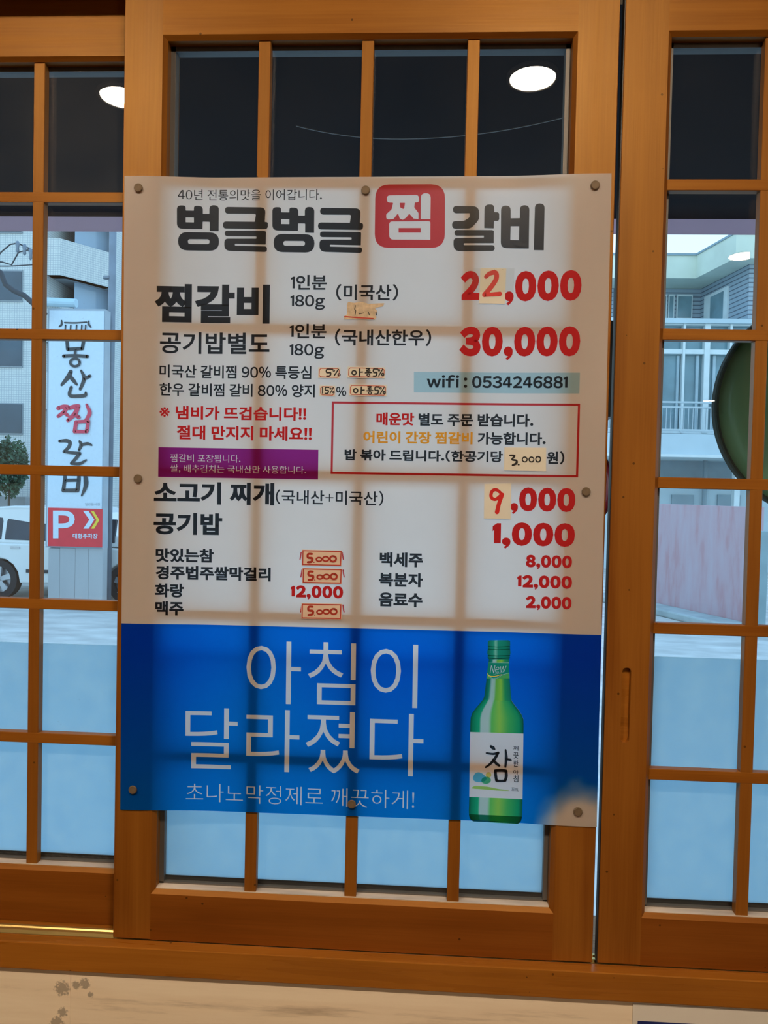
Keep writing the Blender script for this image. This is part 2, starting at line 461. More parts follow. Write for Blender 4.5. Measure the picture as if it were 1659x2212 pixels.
def sash(name, label, xa, xb, ia, ib, muntins, y, zbot, ztop, pull=None, rebate=0.0, glass=None, film_top=FILM_TOP, film_bot=FILM_BOT):
    """xa..xb outer width, ia..ib face edges of the opening, y room face"""
    root = empty(name, ((xa+xb)/2, y, zbot)); struct(root, label, 'window')
    c = 0.005; D = 0.032
    st = MB().prism([(xa, y), (ia, y), (ia+c, y+c), (ia+c, y+D)] + ([(xa+rebate, y+D), (xa+rebate, y+.0125), (xa, y+.0125)] if rebate else [(xa, y+D)]), 'z', zbot, ztop).build('stile', WOOD['z'], root)
    bevel(st, 0.0008, 1, 1.2)
    st2m = MB().prism([(xb, y), (xb, y+D), (ib-c, y+D), (ib-c, y+c), (ib, y)], 'z', zbot, ztop)
    st2 = st2m.build('stile', WOOD['z'], root); bevel(st2, 0.0008, 1, 1.2)
    if pull:
        cx, z0, z1, r = pull
        tgt = st if cx < (xa+xb)/2 else st2
        prof = []
        for k in range(13):
            t = math.pi*k/12; prof.append((cx + r*math.cos(t), z1 - r + r*math.sin(t)))
        for k in range(13):
            t = math.pi + math.pi*k/12; prof.append((cx + r*math.cos(t), z0 + r + r*math.sin(t)))
        cut = MB().prism(prof, 'y', y-0.01, y+0.0075).build('cutter', WOOD['z'], root)
        md = tgt.modifiers.new('cut', 'BOOLEAN'); md.object = cut; md.operation = 'DIFFERENCE'; md.solver = 'EXACT'
        bpy.context.view_layer.update()
        me = bpy.data.meshes.new_from_object(tgt.evaluated_get(bpy.context.evaluated_depsgraph_get()))
        tgt.modifiers.clear(); tgt.data = me
        bpy.data.objects.remove(cut)
        # the worn floor of the finger pull
        inner = [(cx + (p[0]-cx)*0.93, p[1]) for p in prof]
        fp = MB().prism(inner, 'y', y+0.006, y+0.0078).build('finger_pull', SILLW, root)
    e = 0.0
    MB().prism([(y, ZTI), (y, ztop), (y+D, ztop), (y+D, ZTI-c), (y+c, ZTI-c)], 'x', ia, ib).build('rail', WOOD['x'], root)
    MB().prism([(y, ZBI), (y+c, ZBI+c), (y+D, ZBI+c), (y+D, zbot), (y, zbot)], 'x', ia, ib).build('rail', RAILW, root)
    a0, a1, q0, q1 = ia+c, ib-c, ZBI+c, ZTI-c
    MB().box(a0, a1, y+c, y+0.0172, q0, q0+0.0008).build('ledge', LEDGE, root)
    g = MB(); w = 0.006
    for (x_0, x_1, z_0, z_1) in ((a0, a1, q1-w, q1), (a0, a1, q0, q0+w*.45), (a0, a0+w, q0, q1), (a1-w, a1, q0, q1)):
        g.box(x_0, x_1, y+0.0172, y+0.0315, z_0, z_1)
    g.build('glazing_frame', ALU, root)
    MB().box(a0+.002, a1-.002, y+0.0235, y+0.0285, q0, q0+0.0085).build('sill_shade_strip', RUBBER_AND_SHADE, root)  # dark strip stands in for the outer sill's shadow behind bare glass
    MB().box(a0+.001, a1-.001, y+0.0195, y+0.0235, q0+.001, q1-.001).build('glass', glass or GLASS, root)
    fl = MB().box(a0+.0065, a1-.0065, y+0.0242, y+0.0246, film_bot, film_top).build('frosted_film', FILM, root)
    fl['label'] = 'frosted privacy film on the lower glass'
    for z in BAR_Z:
        o = MB().box(a0, a1, y+0.0062, y+0.0185, z-0.0068, z+0.0068).build('muntin', WOOD['x'], root); bevel(o, 0.0006, 1)
    for x in muntins:
        o = MB().box(x-0.0075, x+0.0075, y+0.0066, y+0.0187, q0, q1).build('muntin', WOOD['z'], root); bevel(o, 0.0006, 1)
    return root

sash('window_1', 'middle sliding window with wooden grille behind the menu poster', -0.3855, 0.2236, -0.3369, 0.1741, (-0.2100, -0.0812, 0.0491), 0.0, 0.9195, Z1-0.0085)
sash('window_2', 'left sliding window with wooden grille on the rear track', -0.9565, -0.3400, -0.9050, -0.3885, (-0.7780, -0.6490, -0.5205), 0.045, 0.9092, Z1+0.018, glass=glass_mat('dust_and_reflection_glass', dust=0.03), film_top=1.2825, film_bot=0.9835)  # dust thickened to stand in for the room's pale reflection as well
w3 = sash('window_3', 'right sliding window with a finger pull in its wooden stile', 0.2300, 0.8415, 0.2822, 0.7900, (0.4065, 0.5355, 0.6640), 0.0, 0.9195, Z1-0.0085, pull=(0.2551, 1.1968, 1.2905, 0.0055), rebate=0.014)
MB().box(0.2290, 0.2302, 0.0015, 0.0120, 0.9195, Z1-.01).build('weather_strip', RUBBER_AND_SHADE, w3)

# ================================================================== THE POSTER
P_TH = math.radians(0.38)
EU = Vector((math.cos(P_TH), 0, math.sin(P_TH))); EV = Vector((-math.sin(P_TH), 0, math.cos(P_TH)))
P_O = Vector((-0.3826, 0, 1.8878))
P_W, P_H = 0.6012, 0.8008

def sstep(a, b, x):
    t = max(0.0, min(1.0, (x-a)/(b-a))); return t*t*(3-2*t)

def bend(x, z):
    s = sstep(-0.365, -0.26, x)*(1-sstep(0.09, 0.20, x))
    return -0.0016 + 0.0062*s*(0.85 + 0.15*math.cos((z-1.09)*7.8)) - 0.0006*math.exp(-((x+0.36)/0.03)**2)*math.sin((z-1.1)*9)**2

def uv(px, py):
    p = at(px, py, 0.003)
    for _ in range(3): p = at(px, py, bend(p.x, p.z))
    d = p - P_O
    return (d.dot(EU), -d.dot(EV))

def pw(u, v, lift=0.0):
    p = P_O + EU*u - EV*v
    return Vector((p.x, bend(p.x, p.z) - lift, p.z))

poster = empty('menu_poster', pw(P_W/2, P_H))
tag(poster, 'large white and blue menu poster with a printed green bottle tacked over the middle window', 'poster')
def grid(u0, v0, u1, v1, nu, nv, lift, name, mat, parent):
    vs = [pw(u0+(u1-u0)*i/nu, v0+(v1-v0)*j/nv, lift) for j in range(nv+1) for i in range(nu+1)]
    fs = [(j*(nu+1)+i, (j+1)*(nu+1)+i, (j+1)*(nu+1)+i+1, j*(nu+1)+i+1) for j in range(nv) for i in range(nu)]
    return mesh_obj(name, vs, fs, mat, parent, True)
grid(0, 0, P_W, P_H, 72, 60, 0.0, 'paper_sheet', PAPER, poster)

L1, L2, L3 = 0.00030, 0.00050, 0.00070

# ---- lettering helpers
_glyphs = {}
def embolden(vs, fs, b):
    """thicken flat lettering by b: strips with mitred corners laid round every edge of the outline"""
    if b <= 0: return vs, fs
    a = sum(vs[f[i-1]][0]*vs[f[i]][1] - vs[f[i]][0]*vs[f[i-1]][1] for f in fs for i in range(len(f)))
    ff = [tuple(f) if a > 0 else tuple(reversed(f)) for f in fs]
    V, F = list(vs), list(ff)
    for lp in loops2d(vs, ff):
        q = [lp[0]]
        for p in lp[1:]:
            if (Vector(p)-Vector(q[-1])).length > 1e-4: q.append(p)
        if (Vector(q[0])-Vector(q[-1])).length < 1e-4: q.pop()
        n = len(q)
        if n < 3: continue
        off = []
        for i in range(n):
            d0 = (Vector(q[i])-Vector(q[i-1])).normalized(); d1 = (Vector(q[(i+1) % n])-Vector(q[i])).normalized()
            n0, n1 = Vector((d0.y, -d0.x)), Vector((d1.y, -d1.x)); m = n0+n1
            m = n0 if m.length < 1e-3 else m.normalized()
            off.append(Vector(q[i]) + m*b/max(0.6, m.dot(n0)))
        k = len(V); V += [tuple(p) for p in q] + [tuple(p) for p in off]
        F += [(k+i, k+n+i, k+n+(i+1) % n, k+(i+1) % n) for i in range(n)]
    return V, F

def glyph(ch, bold):
    """one character in font units: (verts2d, faces); Latin characters come from the same face as the Hangul"""
    key = (ch, round(bold, 4))
    if key in _glyphs: return _glyphs[key]
    if ch == '1':
        w = 0.088 + 2*bold; a = 0.125 - bold
        vs = [(a, 0), (a+w, 0), (a+w, .735+bold*.5), (a+w*.42, .735+bold*.5), (0, .655), (0, .575-1.6*bold), (a, .605-1.2*bold)]
        fs = [(0, 1, 2, 6), (2, 3, 6), (3, 4, 5, 6)]
        _glyphs[key] = (vs, fs); return vs, fs
    if ch == '4':
        w = 0.085 + 2*bold; t = 0.735 + bold*.5; cy = 0.185 - bold
        vs = [(0.36-bold, 0), (0.36-bold+w, 0), (0.36-bold+w, t), (0.36-bold, t),
              (0, cy), (0.56+bold, cy), (0.56+bold, cy+w*.86), (0, cy+w*.86),
              (0, cy+w*.86), (0.04+w*.62, cy+w*.86), (0.36-bold+w*.55, t-.02), (0.36-bold, t), (0.30-bold, t)]
        fs = [(0, 1, 2, 3), (4, 5, 6, 7), (8, 9, 10, 11, 12)]
        _glyphs[key] = (vs, fs); return vs, fs
    body = chr(ord(ch)+0xFEE0) if '!' <= ch <= '~' else ch
    if ch == ',':
        r = 0.075 + bold; cx, cy = 0.1, 0.07
        vs = [(cx + r*math.cos(2*math.pi*k/20), cy + r*math.sin(2*math.pi*k/20)) for k in range(20)]
        fs = [tuple(range(20))]
        vs += [(cx+r, cy), (cx+r*.92, cy-.10), (cx+r*.55, cy-.18), (cx-.02, cy-.235-bold*.5), (cx-.06-bold*.4, cy-.20-bold*.3), (cx+.02, cy-.13), (cx+.03, cy-.05)]
        fs += [(20, 26, 25, 21), (21, 25, 24, 22), (22, 24, 23)]
        _glyphs[key] = (vs, fs); return vs, fs
    c = bpy.data.curves.new('lettering', 'FONT'); c.body = body; c.size = 1.0; c.offset = min(bold, 0.0)
    c.resolution_u = 4; c.fill_mode = 'FRONT'
    o = bpy.data.objects.new('lettering', c); COL.objects.link(o)
    bpy.context.view_layer.update()
    me = bpy.data.meshes.new_from_object(o.evaluated_get(bpy.context.evaluated_depsgraph_get()))
    vs = [(v.co.x, v.co.y) for v in me.vertices]; fs = [tuple(p.vertices) for p in me.polygons]
    bpy.data.objects.remove(o); bpy.data.curves.remove(c); bpy.data.meshes.remove(me)
    vs, fs = embolden(vs, fs, bold)
    if ch == '+': vs = [(0.5+(a-.5)*.68, .37+(b-.37)*.68) for a, b in vs]
    _glyphs[key] = (vs, fs)
    return vs, fs

def text2d(body, bold=0.0, spacing=1.0, shear=0.0, word=1.0):
    """outline of a line of lettering, font units: (verts2d, faces)"""
    V, F, x = [], [], 0.0
    for ch in body:
        if ch == ' ': x += 0.25*word; continue
        vs, fs = glyph(ch, bold)
        if ch > '~':
            dx = x; adv = 0.92*spacing
        else:
            lo = min(v[0] for v in vs); hi = max(v[0] for v in vs)
            sb = 0.042 if ch.isalnum() or ch == '%' else 0.06
            sb = max(0.02, sb - bold*.6)
            dx = x - lo + sb; adv = (hi-lo+2*sb)*spacing
        k = len(V); V += [(v[0]+dx+shear*v[1], v[1]) for v in vs]; F += [tuple(i+k for i in f) for f in fs]
        x += adv
    return V, F

def loops2d(vs, fs):
    """boundary loops of a flat mesh"""
    cnt = {}
    for f in fs:
        for a, b in zip(f, f[1:]+f[:1]): cnt[(a, b)] = cnt.get((a, b), 0) + 1
    nxt = {}
    for (a, b) in cnt:
        if (b, a) not in cnt: nxt.setdefault(a, []).append(b)
    out = []
    while nxt:
        s = next(iter(nxt)); lp = [s]; cur = s
        while True:
            b = nxt[cur].pop()
            if not nxt[cur]: del nxt[cur]
            if b == s: break
            lp.append(b); cur = b
            if cur not in nxt: break
        if len(lp) > 2: out.append([vs[i] for i in lp])
    return out

def fit(pts, box):
    """scale 2D points so that their bounds fill box = (u0, v0, u1, v1), v down"""
    x0 = min(p[0] for p in pts); x1 = max(p[0] for p in pts); y0 = min(p[1] for p in pts); y1 = max(p[1] for p in pts)
    u0, v0, u1, v1 = box
    return lambda p: (u0 + (p[0]-x0)/(x1-x0)*(u1-u0), v1 - (p[1]-y0)/(y1-y0)*(v1-v0))

def pxbox(x0, y0, x1, y1):
    a = uv(x0, y0); b = uv(x1, y1)
    return (a[0], a[1], b[0], b[1])

def fill(loops):
    """fill nested outlines (holes stay open): (verts2d, faces)"""
    c = bpy.data.curves.new('outline', 'CURVE'); c.dimensions = '2D'; c.fill_mode = 'BOTH'
    for lp in loops:
        s = c.splines.new('POLY'); s.points.add(len(lp)-1)
        for k, p in enumerate(lp): s.points[k].co = (p[0]*10, p[1]*10, 0, 1)
        s.use_cyclic_u = True
    o = bpy.data.objects.new('outline', c); COL.objects.link(o)
    bpy.context.view_layer.update()
    me = bpy.data.meshes.new_from_object(o.evaluated_get(bpy.context.evaluated_depsgraph_get()))
    vs = [(v.co.x/10, v.co.y/10) for v in me.vertices]; fs = [tuple(p.vertices) for p in me.polygons]
    bpy.data.objects.remove(o); bpy.data.curves.remove(c); bpy.data.meshes.remove(me)
    return vs, fs

def split_long(vs, fs, maxlen):
    """cut up long triangles so that print follows the curve of the sheet"""
    bm = bmesh.new()
    bv = [bm.verts.new((p[0], p[1], 0)) for p in vs]
    for f in fs:
        try: bm.faces.new([bv[i] for i in f])
        except ValueError: pass
    for _ in range(6):
        es = [e for e in bm.edges if e.calc_length() > maxlen]
        if not es: break
        bmesh.ops.subdivide_edges(bm, edges=es, cuts=1)
        bmesh.ops.triangulate(bm, faces=[f for f in bm.faces if len(f.verts) > 4])
    bm.verts.index_update()
    r = [(v.co.x, v.co.y) for v in bm.verts], [tuple(v.index for v in f.verts) for f in bm.faces]
    bm.free()
    return r

def print_shape(name, vs, fs, mat, parent, lift=L1, label=None, maxlen=0.016):
    vs, fs = split_long(vs, fs, maxlen)
    o = mesh_obj(name, [pw(p[0], p[1], lift) for p in vs], fs, mat, parent)
    if label: o['label'] = label
    return o

def line(name, body, x0, y0, x1, y1, mat=None, bold=0.0, parent=None, lift=L1, spacing=1.0, label=None, shear=0.0, word=1.0):
    vs, fs = text2d(body, bold, spacing, shear, word)
    f = fit(vs, pxbox(x0, y0, x1, y1))
    return print_shape(name, [f(p) for p in vs], fs, mat or BLACK_INK, parent or poster, lift, label)

def text_loops(body, x0, y0, x1, y1, bold=0.0, spacing=1.0, word=1.0):
    vs, fs = text2d(body, bold, spacing, 0.0, word)
    f = fit(vs, pxbox(x0, y0, x1, y1))
    return [[f(p) for p in lp] for lp in loops2d(vs, fs)]

def rpoly(pts, tr):
    """rounded polygon from (x, y, radius) in picture units mapped by tr"""
    out = []; n = len(pts)
    for i in range(n):
        p = Vector(pts[i][:2]); a = Vector(pts[i-1][:2]); b = Vector(pts[(i+1) % n][:2]); r = pts[i][2]
        da, db = (a-p), (b-p)
        la, lb = da.length, db.length
        if r <= 0.5 or la < 1e-6 or lb < 1e-6: out.append(tr(p.x, p.y)); continue
        da /= la; db /= lb
        ang = math.acos(max(-1, min(1, da.dot(db))))
        if ang > 3.1: out.append(tr(p.x, p.y)); continue
        t = min(r/math.tan(ang/2), la*0.499, lb*0.499)
        q0, q1 = p + da*t, p + db*t
        for k in range(7):
            s = k/6; w = (1-s)**2*q0 + 2*s*(1-s)*(p*0.98 + (q0+q1)*0.01) + s*s*q1
            out.append(tr(w.x, w.y))
    # drop doubles
    res = []
    for q in out:
        if not res or (Vector(q)-Vector(res[-1])).length > 1e-6: res.append(q)
    return res

def crop(ox, oy, s): return lambda x, y: uv(ox + x/s, oy + y/s)

def ribbon(pts, tr=None, n=10):
    """brush stroke through (x, y, width): smooth ribbon with round ends -> verts2d, faces"""
    P = [Vector(p[:2]) for p in pts]; Wd = [p[2] for p in pts]
    S, SW = [], []
    m = len(P)
    for i in range(m-1):
        p0, p1, p2, p3 = P[max(i-1, 0)], P[i], P[i+1], P[min(i+2, m-1)]
        k = 6 if m > 2 else 1
        for j in range(k):
            t = j/k
            S.append(0.5*((2*p1) + (p2-p0)*t + (2*p0-5*p1+4*p2-p3)*t*t + (3*p1-p0-3*p2+p3)*t**3)); SW.append(Wd[i]+(Wd[i+1]-Wd[i])*t)
    S.append(P[-1]); SW.append(Wd[-1])
    vs, fs = [], []
    for i, p in enumerate(S):
        d = (S[min(i+1, len(S)-1)] - S[max(i-1, 0)]); d.normalize(); nn = Vector((-d.y, d.x))
        vs += [p + nn*SW[i]/2, p - nn*SW[i]/2]
        if i: fs.append((2*i-2, 2*i-1, 2*i+1, 2*i))
    for p, w in ((S[0], SW[0]), (S[-1], SW[-1])):
        k = len(vs); vs += [p + Vector((math.cos(2*math.pi*j/n), math.sin(2*math.pi*j/n)))*w/2 for j in range(n)]
        fs.append(tuple(range(k, k+n)))
    return [tuple(v) for v in vs], fs

def strokes(name, sets, tr, mat, parent, lift, label=None):
    V, F = [], []
    k_ = 1.25 if name == 'handwriting' else 1.0
    for pts in sets:
        pts = [(x, y, w*k_) for x, y, w in pts]
        vs, fs = ribbon(pts)
        k = len(V); q_ = [tr(*p) for p in vs]; V += [pw(p[0], p[1], lift + 0.00002*len(V)/20) for p in q_]; F += [tuple(i+k for i in f) for f in fs]
    o = mesh_obj(name, V, F, mat, parent)
    if label: o['label'] = label
    return o

# ---- heading
c1 = crop(260, 370, 2.9105); c2 = crop(780, 370, 2.9105)
line('slogan', '40년 전통의맛을 이어갑니다.', 384.7, 408, 695.3, 433)
BEONG = [[(356,214,27),(411,216,27),(411,247,4),(463,248,4),(463,217,27),(519,219,27),(519,268,4),(560,268,4),(560,213,29),(620,215,29),(618,377,2),(562,375,2),(562,318,4),(518,317,4),(517,364,5),(356,361,34)],
         [(411,290,2),(463,291,2),(463,322,2),(411,321,2)],
         [(364,382,58),(621,386,58),(620,501,58),(363,497,58)],
         [(425,427,15),(561,428,15),(561,458,15),(425,457,15)]]
GEUL = [[(658,224,22),(914,228,32),(908,319,4),(928,321,21),(928,364,21),(645,360,21),(645,316,21),(845,318,3),(853,268,10),(658,267,22)],
        [(657,373,17),(900,375,14),(916,378,12),(914,460,3),(720,456,5),(720,468,5),(922,473,15),(922,508,16),(653,500,38),(655,424,24),(856,424,4),(856,410,4),(657,408,17)]]
vs_, fs_ = fill([rpoly([(x+dx, y+dy, r) for x, y, r in lp], c1) for dx, dy in ((0, 0), (600, 11)) for lp in BEONG] +
                [rpoly([(x+dx, y+dy, r) for x, y, r in lp], c1) for dx, dy in ((0, 0), (598, 6)) for lp in GEUL])
print_shape('heading', vs_, fs_, BLACK_INK, poster, label='thick rounded black heading letters')
GAL = [[(578,218,24),(742,220,42),(742,305,55),(690,360,45),(572,362,24),(572,314,24),(648,312,32),(683,290,22),(683,264,5),(578,265,23)],
       [(776,209,30),(837,209,30),(837,257,3),(868,258,27),(868,313,27),(836,312,3),(834,359,2),(774,357,2)],
       [(587,369,17),(822,370,14),(835,373,12),(834,452,3),(645,452,6),(645,465,6),(840,465,17),(840,501,17),(581,503,42),(581,420,24),(772,418,3),(772,405,3),(587,405,17)],
       [(880,216,30),(940,216,30),(940,296,3),(998,295,3),(998,214,30),(1058,214,30),(1054,486,2),(878,484,38)],
       [(940,346,2),(994,346,2),(992,434,2),(938,433,2)],
       [(1093,203,30),(1154,203,30),(1148,497,2),(1086,496,2)]]
vs_, fs_ = fill([rpoly(lp, c2) for lp in GAL])
print_shape('heading', vs_, fs_, BLACK_INK, poster, label='thick rounded black heading letters right of the red badge')
BADGE = [[(90,84,88),(528,82,88),(526,483,88),(85,482,88)],
         [(162,152,21),(364,149,22),(364,195,18),(338,197,4),(334,228,14),(361,262,12),(361,301,3),(330,298,12),(303,266,8),(285,290,16),(262,307,14),(243,297,8),(232,264,6),(204,301,18),(158,305,18),(158,270,14),(192,240,18),(202,198,5),(162,197,20)],
         [(243,199,3),(276,199,3),(270,240,8),(246,228,8)],
         [(376,138,31),(438,138,31),(436,301,2),(375,301,2)],
         [(177,316,20),(420,314,14),(436,317,12),(435,431,3),(177,430,28)],
         [(236,357,2),(375,357,2),(375,386,2),(236,386,2)]]
vs_, fs_ = fill([rpoly(lp, c2) for lp in BADGE])
print_shape('badge', vs_, fs_, RED_INK, poster, label='red rounded square badge with a white syllable')

# ---- menu lines (photograph boxes of the ink)
line('item_name', '찜갈비', 334.6, 612.2, 582.3, 699.2, bold=0.042)
line('portion_text', '1인분', 628.3, 594, 706, 626, bold=0.022)
line('portion_text', '180g', 627.6, 637.3, 701.5, 669.6, bold=0.022)
line('origin_text', '(미국산)', 726.2, 613.3, 859.7, 650, bold=0.022)
line('item_name', '공기밥별도', 345.9, 716.3, 582, 765.8, bold=0.02)
line('portion_text', '1인분', 625.9, 699.2, 705, 730.8, bold=0.022)
line('portion_text', '180g', 625.9, 742.8, 699.8, 775.4, bold=0.022)
line('origin_text', '(국내산한우)', 723.8, 710.1, 931.2, 748, bold=0.022)
line('price', '2', 995.4, 585.4, 1036, 648.3, RED_PRINT, bold=0.074)
line('price', ',000', 1091, 586, 1255.2, 657.9, RED_PRINT, bold=0.074)
line('price', '30,000', 993, 705.7, 1252.4, 777.8, RED_PRINT, bold=0.074)
line('note', '미국산 갈비찜 90% 특등심', 344.9, 787.2, 672.3, 819.1, bold=0.019)
line('note', '한우 갈비찜 갈비 80% 양지', 344.9, 826.7, 679.9, 858.6, bold=0.019)
line('note', '%', 726.2, 835.3, 747.9, 856, bold=0.019)
line('warning', '※', 344.9, 879.3, 366.5, 900.6, RED_PRINT, bold=0.01)
line('warning', '냄비가 뜨겁습니다!!', 380, 876.5, 661.3, 909.2, RED_PRINT, bold=0.030)
line('warning', '절대 만지지 마세요!!', 382, 918.4, 673.3, 952.8, RED_PRINT, bold=0.030)

def quad_loop(*pts): return [uv(*p) for p in pts]
# wifi strip
vs_, fs_ = fill([quad_loop((894.1, 803.3), (1252.8, 805), (1251.4, 850.1), (894, 847.7))])
print_shape('wifi_strip', vs_, fs_, PALE_BLUE_INK, poster, label='pale blue strip behind the wifi number')
line('wifi_text', 'wifi : 0534246881', 921.9, 809.5, 1225.6, 838.9, bold=0.032, lift=L2)
# purple panel with white lettering left open
lps = [quad_loop((342.5, 965.8), (687.8, 971.7), (687, 1035.6), (341.8, 1030))]
lps += text_loops('찜갈비 포장됩니다.', 368.2, 980.3, 519.4, 999.8, 0.0)
lps += text_loops('쌀, 배추김치는 국내산만 사용합니다.', 368.2, 1003, 661, 1025.5, 0.0)
vs_, fs_ = fill(lps)
print_shape('purple_panel', vs_, fs_, PURPLE_INK, poster, label='purple panel with two lines of white lettering')
# red frame
def inset(q, t):
    return [(q[0][0]+t, q[0][1]+t), (q[1][0]-t, q[1][1]+t), (q[2][0]-t, q[2][1]-t), (q[3][0]+t, q[3][1]-t)]
fr = quad_loop((717, 867.2), (1253.1, 872), (1248.7, 1031.1), (714.2, 1023.6))
vs_, fs_ = fill([fr, inset(fr, 0.0026)])
print_shape('red_frame', vs_, fs_, RED_INK, poster, label='thin red frame around three lines of notes')
line('note', '매운맛', 813.3, 890.9, 894.4, 919.5, RED_PRINT, bold=0.032, label='red word')
line('note', '별도 주문 받습니다.', 904.4, 892.3, 1151.8, 922.4, bold=0.032)
line('note', '어린이 간장 찜갈비', 785.2, 930.8, 1020.5, 960, ORANGE_INK, bold=0.032, label='orange words')
line('note', '가능합니다.', 1031.5, 932.9, 1178.6, 961.9, bold=0.032)
line('note', '밥 볶아 드립니다.(한공기당', 744.5, 969.3, 1085.8, 999.5, bold=0.032)
line('note', '원)', 1181, 974.4, 1218.8, 1003.6, bold=0.032)
line('item_name', '소고기 찌개', 332.8, 1039.7, 592.2, 1091.9, bold=0.038)
line('origin_text', '(국내산+미국산)', 596, 1056.9, 828.1, 1093, bold=0.014)
line('item_name', '공기밥', 332.2, 1106.7, 479.9, 1156.5, bold=0.038)
line('price', ',000', 1103, 1052.5, 1242.1, 1112.6, RED_PRINT, bold=0.074)
line('price', '1,000', 1064.5, 1127.3, 1241.1, 1188.1, RED_PRINT, bold=0.074)
line('drink_name', '맛있는참', 336.6, 1183.8, 461.7, 1215.8, bold=0.037)
line('drink_name', '경주법주쌀막걸리', 336.6, 1221.6, 584.7, 1256, bold=0.037)
line('drink_name', '화랑', 334.9, 1260.1, 397.4, 1291, bold=0.037)
line('drink_name', '맥주', 335.6, 1298.2, 396.4, 1329.8, bold=0.037)
line('price', '12,000', 628.3, 1263.9, 741, 1296.5, RED_PRINT, bold=0.068)
line('drink_name', '백세주', 820.5, 1192.4, 913.3, 1225.7, bold=0.037)
line('drink_name', '복분자', 818.8, 1236.4, 913.3, 1268.7, bold=0.037)
line('drink_name', '음료수', 818.5, 1279.3, 912.3, 1312, bold=0.037)
line('price', '8,000', 1136.3, 1198.2, 1235.2, 1231.2, RED_PRINT, bold=0.068)
line('price', '12,000', 1117.4, 1241.5, 1235.2, 1275.9, RED_PRINT, bold=0.068)
line('price', '2,000', 1135.6, 1286.9, 1234.2, 1320.2, RED_PRINT, bold=0.068)

# ---- blue advertisement with lettering and bottle left open
def blue_mat():
    m, n, l, out = new_mat('blue_ink')
    t = n.new('ShaderNodeBsdfTransparent'); g = n.new('ShaderNodeBsdfGlossy'); g.inputs['Roughness'].default_value = 0.3
    mix = n.new('ShaderNodeMixShader'); mix.inputs[0].default_value = 0.012
    geo = n.new('ShaderNodeNewGeometry'); sx = n.new('ShaderNodeSeparateXYZ')
    l.new(geo.outputs['Position'], sx.inputs[0])
    mr = n.new('ShaderNodeMapRange'); mr.inputs[1].default_value = 1.08; mr.inputs[2].default_value = 1.30
    l.new(sx.outputs['Z'], mr.inputs[0])
    cr = n.new('ShaderNodeValToRGB')
    cr.color_ramp.elements[0].color = (0.002, 0.41, 0.92, 1); cr.color_ramp.elements[1].color = (0.002, 0.27, 0.98, 1)
    l.new(mr.outputs[0], cr.inputs[0])
    # pale printed glow left of the middle
    d = n.new('ShaderNodeVectorMath'); d.operation = 'DISTANCE'; d.inputs[1].default_value = (-0.20, 0.0, 1.21)
    l.new(geo.outputs['Position'], d.inputs[0])
    m2 = n.new('ShaderNodeMapRange'); m2.inputs[1].default_value = 0.16; m2.inputs[2].default_value = 0.0; m2.inputs[3].default_value = 0; m2.inputs[4].default_value = 0.5
    m2.interpolation_type = 'SMOOTHSTEP'
    l.new(d.outputs['Value'], m2.inputs[0])
    x1 = n.new('ShaderNodeMixRGB'); x1.inputs[2].default_value = (0.012, 0.46, 0.96, 1)
    l.new(m2.outputs[0], x1.inputs[0]); l.new(cr.outputs[0], x1.inputs[1])
    # blue mixed to near-white in the bottom right corner
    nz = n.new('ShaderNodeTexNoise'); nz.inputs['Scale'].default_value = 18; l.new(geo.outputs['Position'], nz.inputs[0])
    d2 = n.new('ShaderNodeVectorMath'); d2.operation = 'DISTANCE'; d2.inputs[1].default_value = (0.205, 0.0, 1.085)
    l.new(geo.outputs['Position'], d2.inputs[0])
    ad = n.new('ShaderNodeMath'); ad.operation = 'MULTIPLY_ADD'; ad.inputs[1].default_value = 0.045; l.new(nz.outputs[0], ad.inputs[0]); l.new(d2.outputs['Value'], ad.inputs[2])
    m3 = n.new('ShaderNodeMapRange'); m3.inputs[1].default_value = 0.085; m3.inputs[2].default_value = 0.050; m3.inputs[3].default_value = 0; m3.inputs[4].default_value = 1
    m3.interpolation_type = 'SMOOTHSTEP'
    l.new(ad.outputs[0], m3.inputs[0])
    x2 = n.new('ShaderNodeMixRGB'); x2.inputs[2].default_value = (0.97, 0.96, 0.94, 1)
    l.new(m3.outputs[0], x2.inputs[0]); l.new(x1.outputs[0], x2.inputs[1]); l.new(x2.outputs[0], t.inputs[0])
    l.new(t.outputs[0], mix.inputs[1]); l.new(g.outputs[0], mix.inputs[2]); l.new(mix.outputs[0], out.inputs[0])
    return m
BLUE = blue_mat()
c8 = crop(930, 1340, 4.1475)
# bottle outline in picture units: rows of (y, left, right)
ROWS_NECK = [(350, 524, 704), (378, 518, 704), (440, 510, 704), (520, 502, 708), (600, 492, 715), (680, 482, 720), (710, 470, 728), (750, 437, 757), (790, 402, 788), (830, 374, 815), (870, 360, 831), (910, 357, 833), (960, 356, 833), (1000, 355, 832)]
ROWS_LOW = [(1580, 347, 824), (1640, 345, 822), (1700, 343, 820), (1745, 344, 818), (1770, 350, 812), (1788, 364, 800), (1800, 385, 780)]
CAP = [(178, 530, 695), (186, 514, 712), (222, 512, 714), (232, 518, 708), (245, 512, 714), (258, 516, 710), (270, 510, 714), (300, 508, 716), (312, 516, 708), (322, 512, 710), (338, 512, 708), (350, 524, 704)]
allrows = CAP + ROWS_NECK[1:] + [(1300, 350, 828)] + ROWS_LOW
outline = [c8(a, y) for y, a, b in allrows] + [c8(b, y + (12 if y > 700 else 0)) for y, a, b in reversed(allrows)]
vb = 0.5*(uv(262, 1346)[1] + uv(1300, 1372)[1])
lps = [[(0, vb), (P_W, vb), (P_W, P_H), (0, P_H)], outline]
lps += text_loops('아침이', 533, 1382.8, 901.2, 1529.3, -0.005)
lps += text_loops('달라졌다', 401, 1528, 913.5, 1677.6, -0.005)
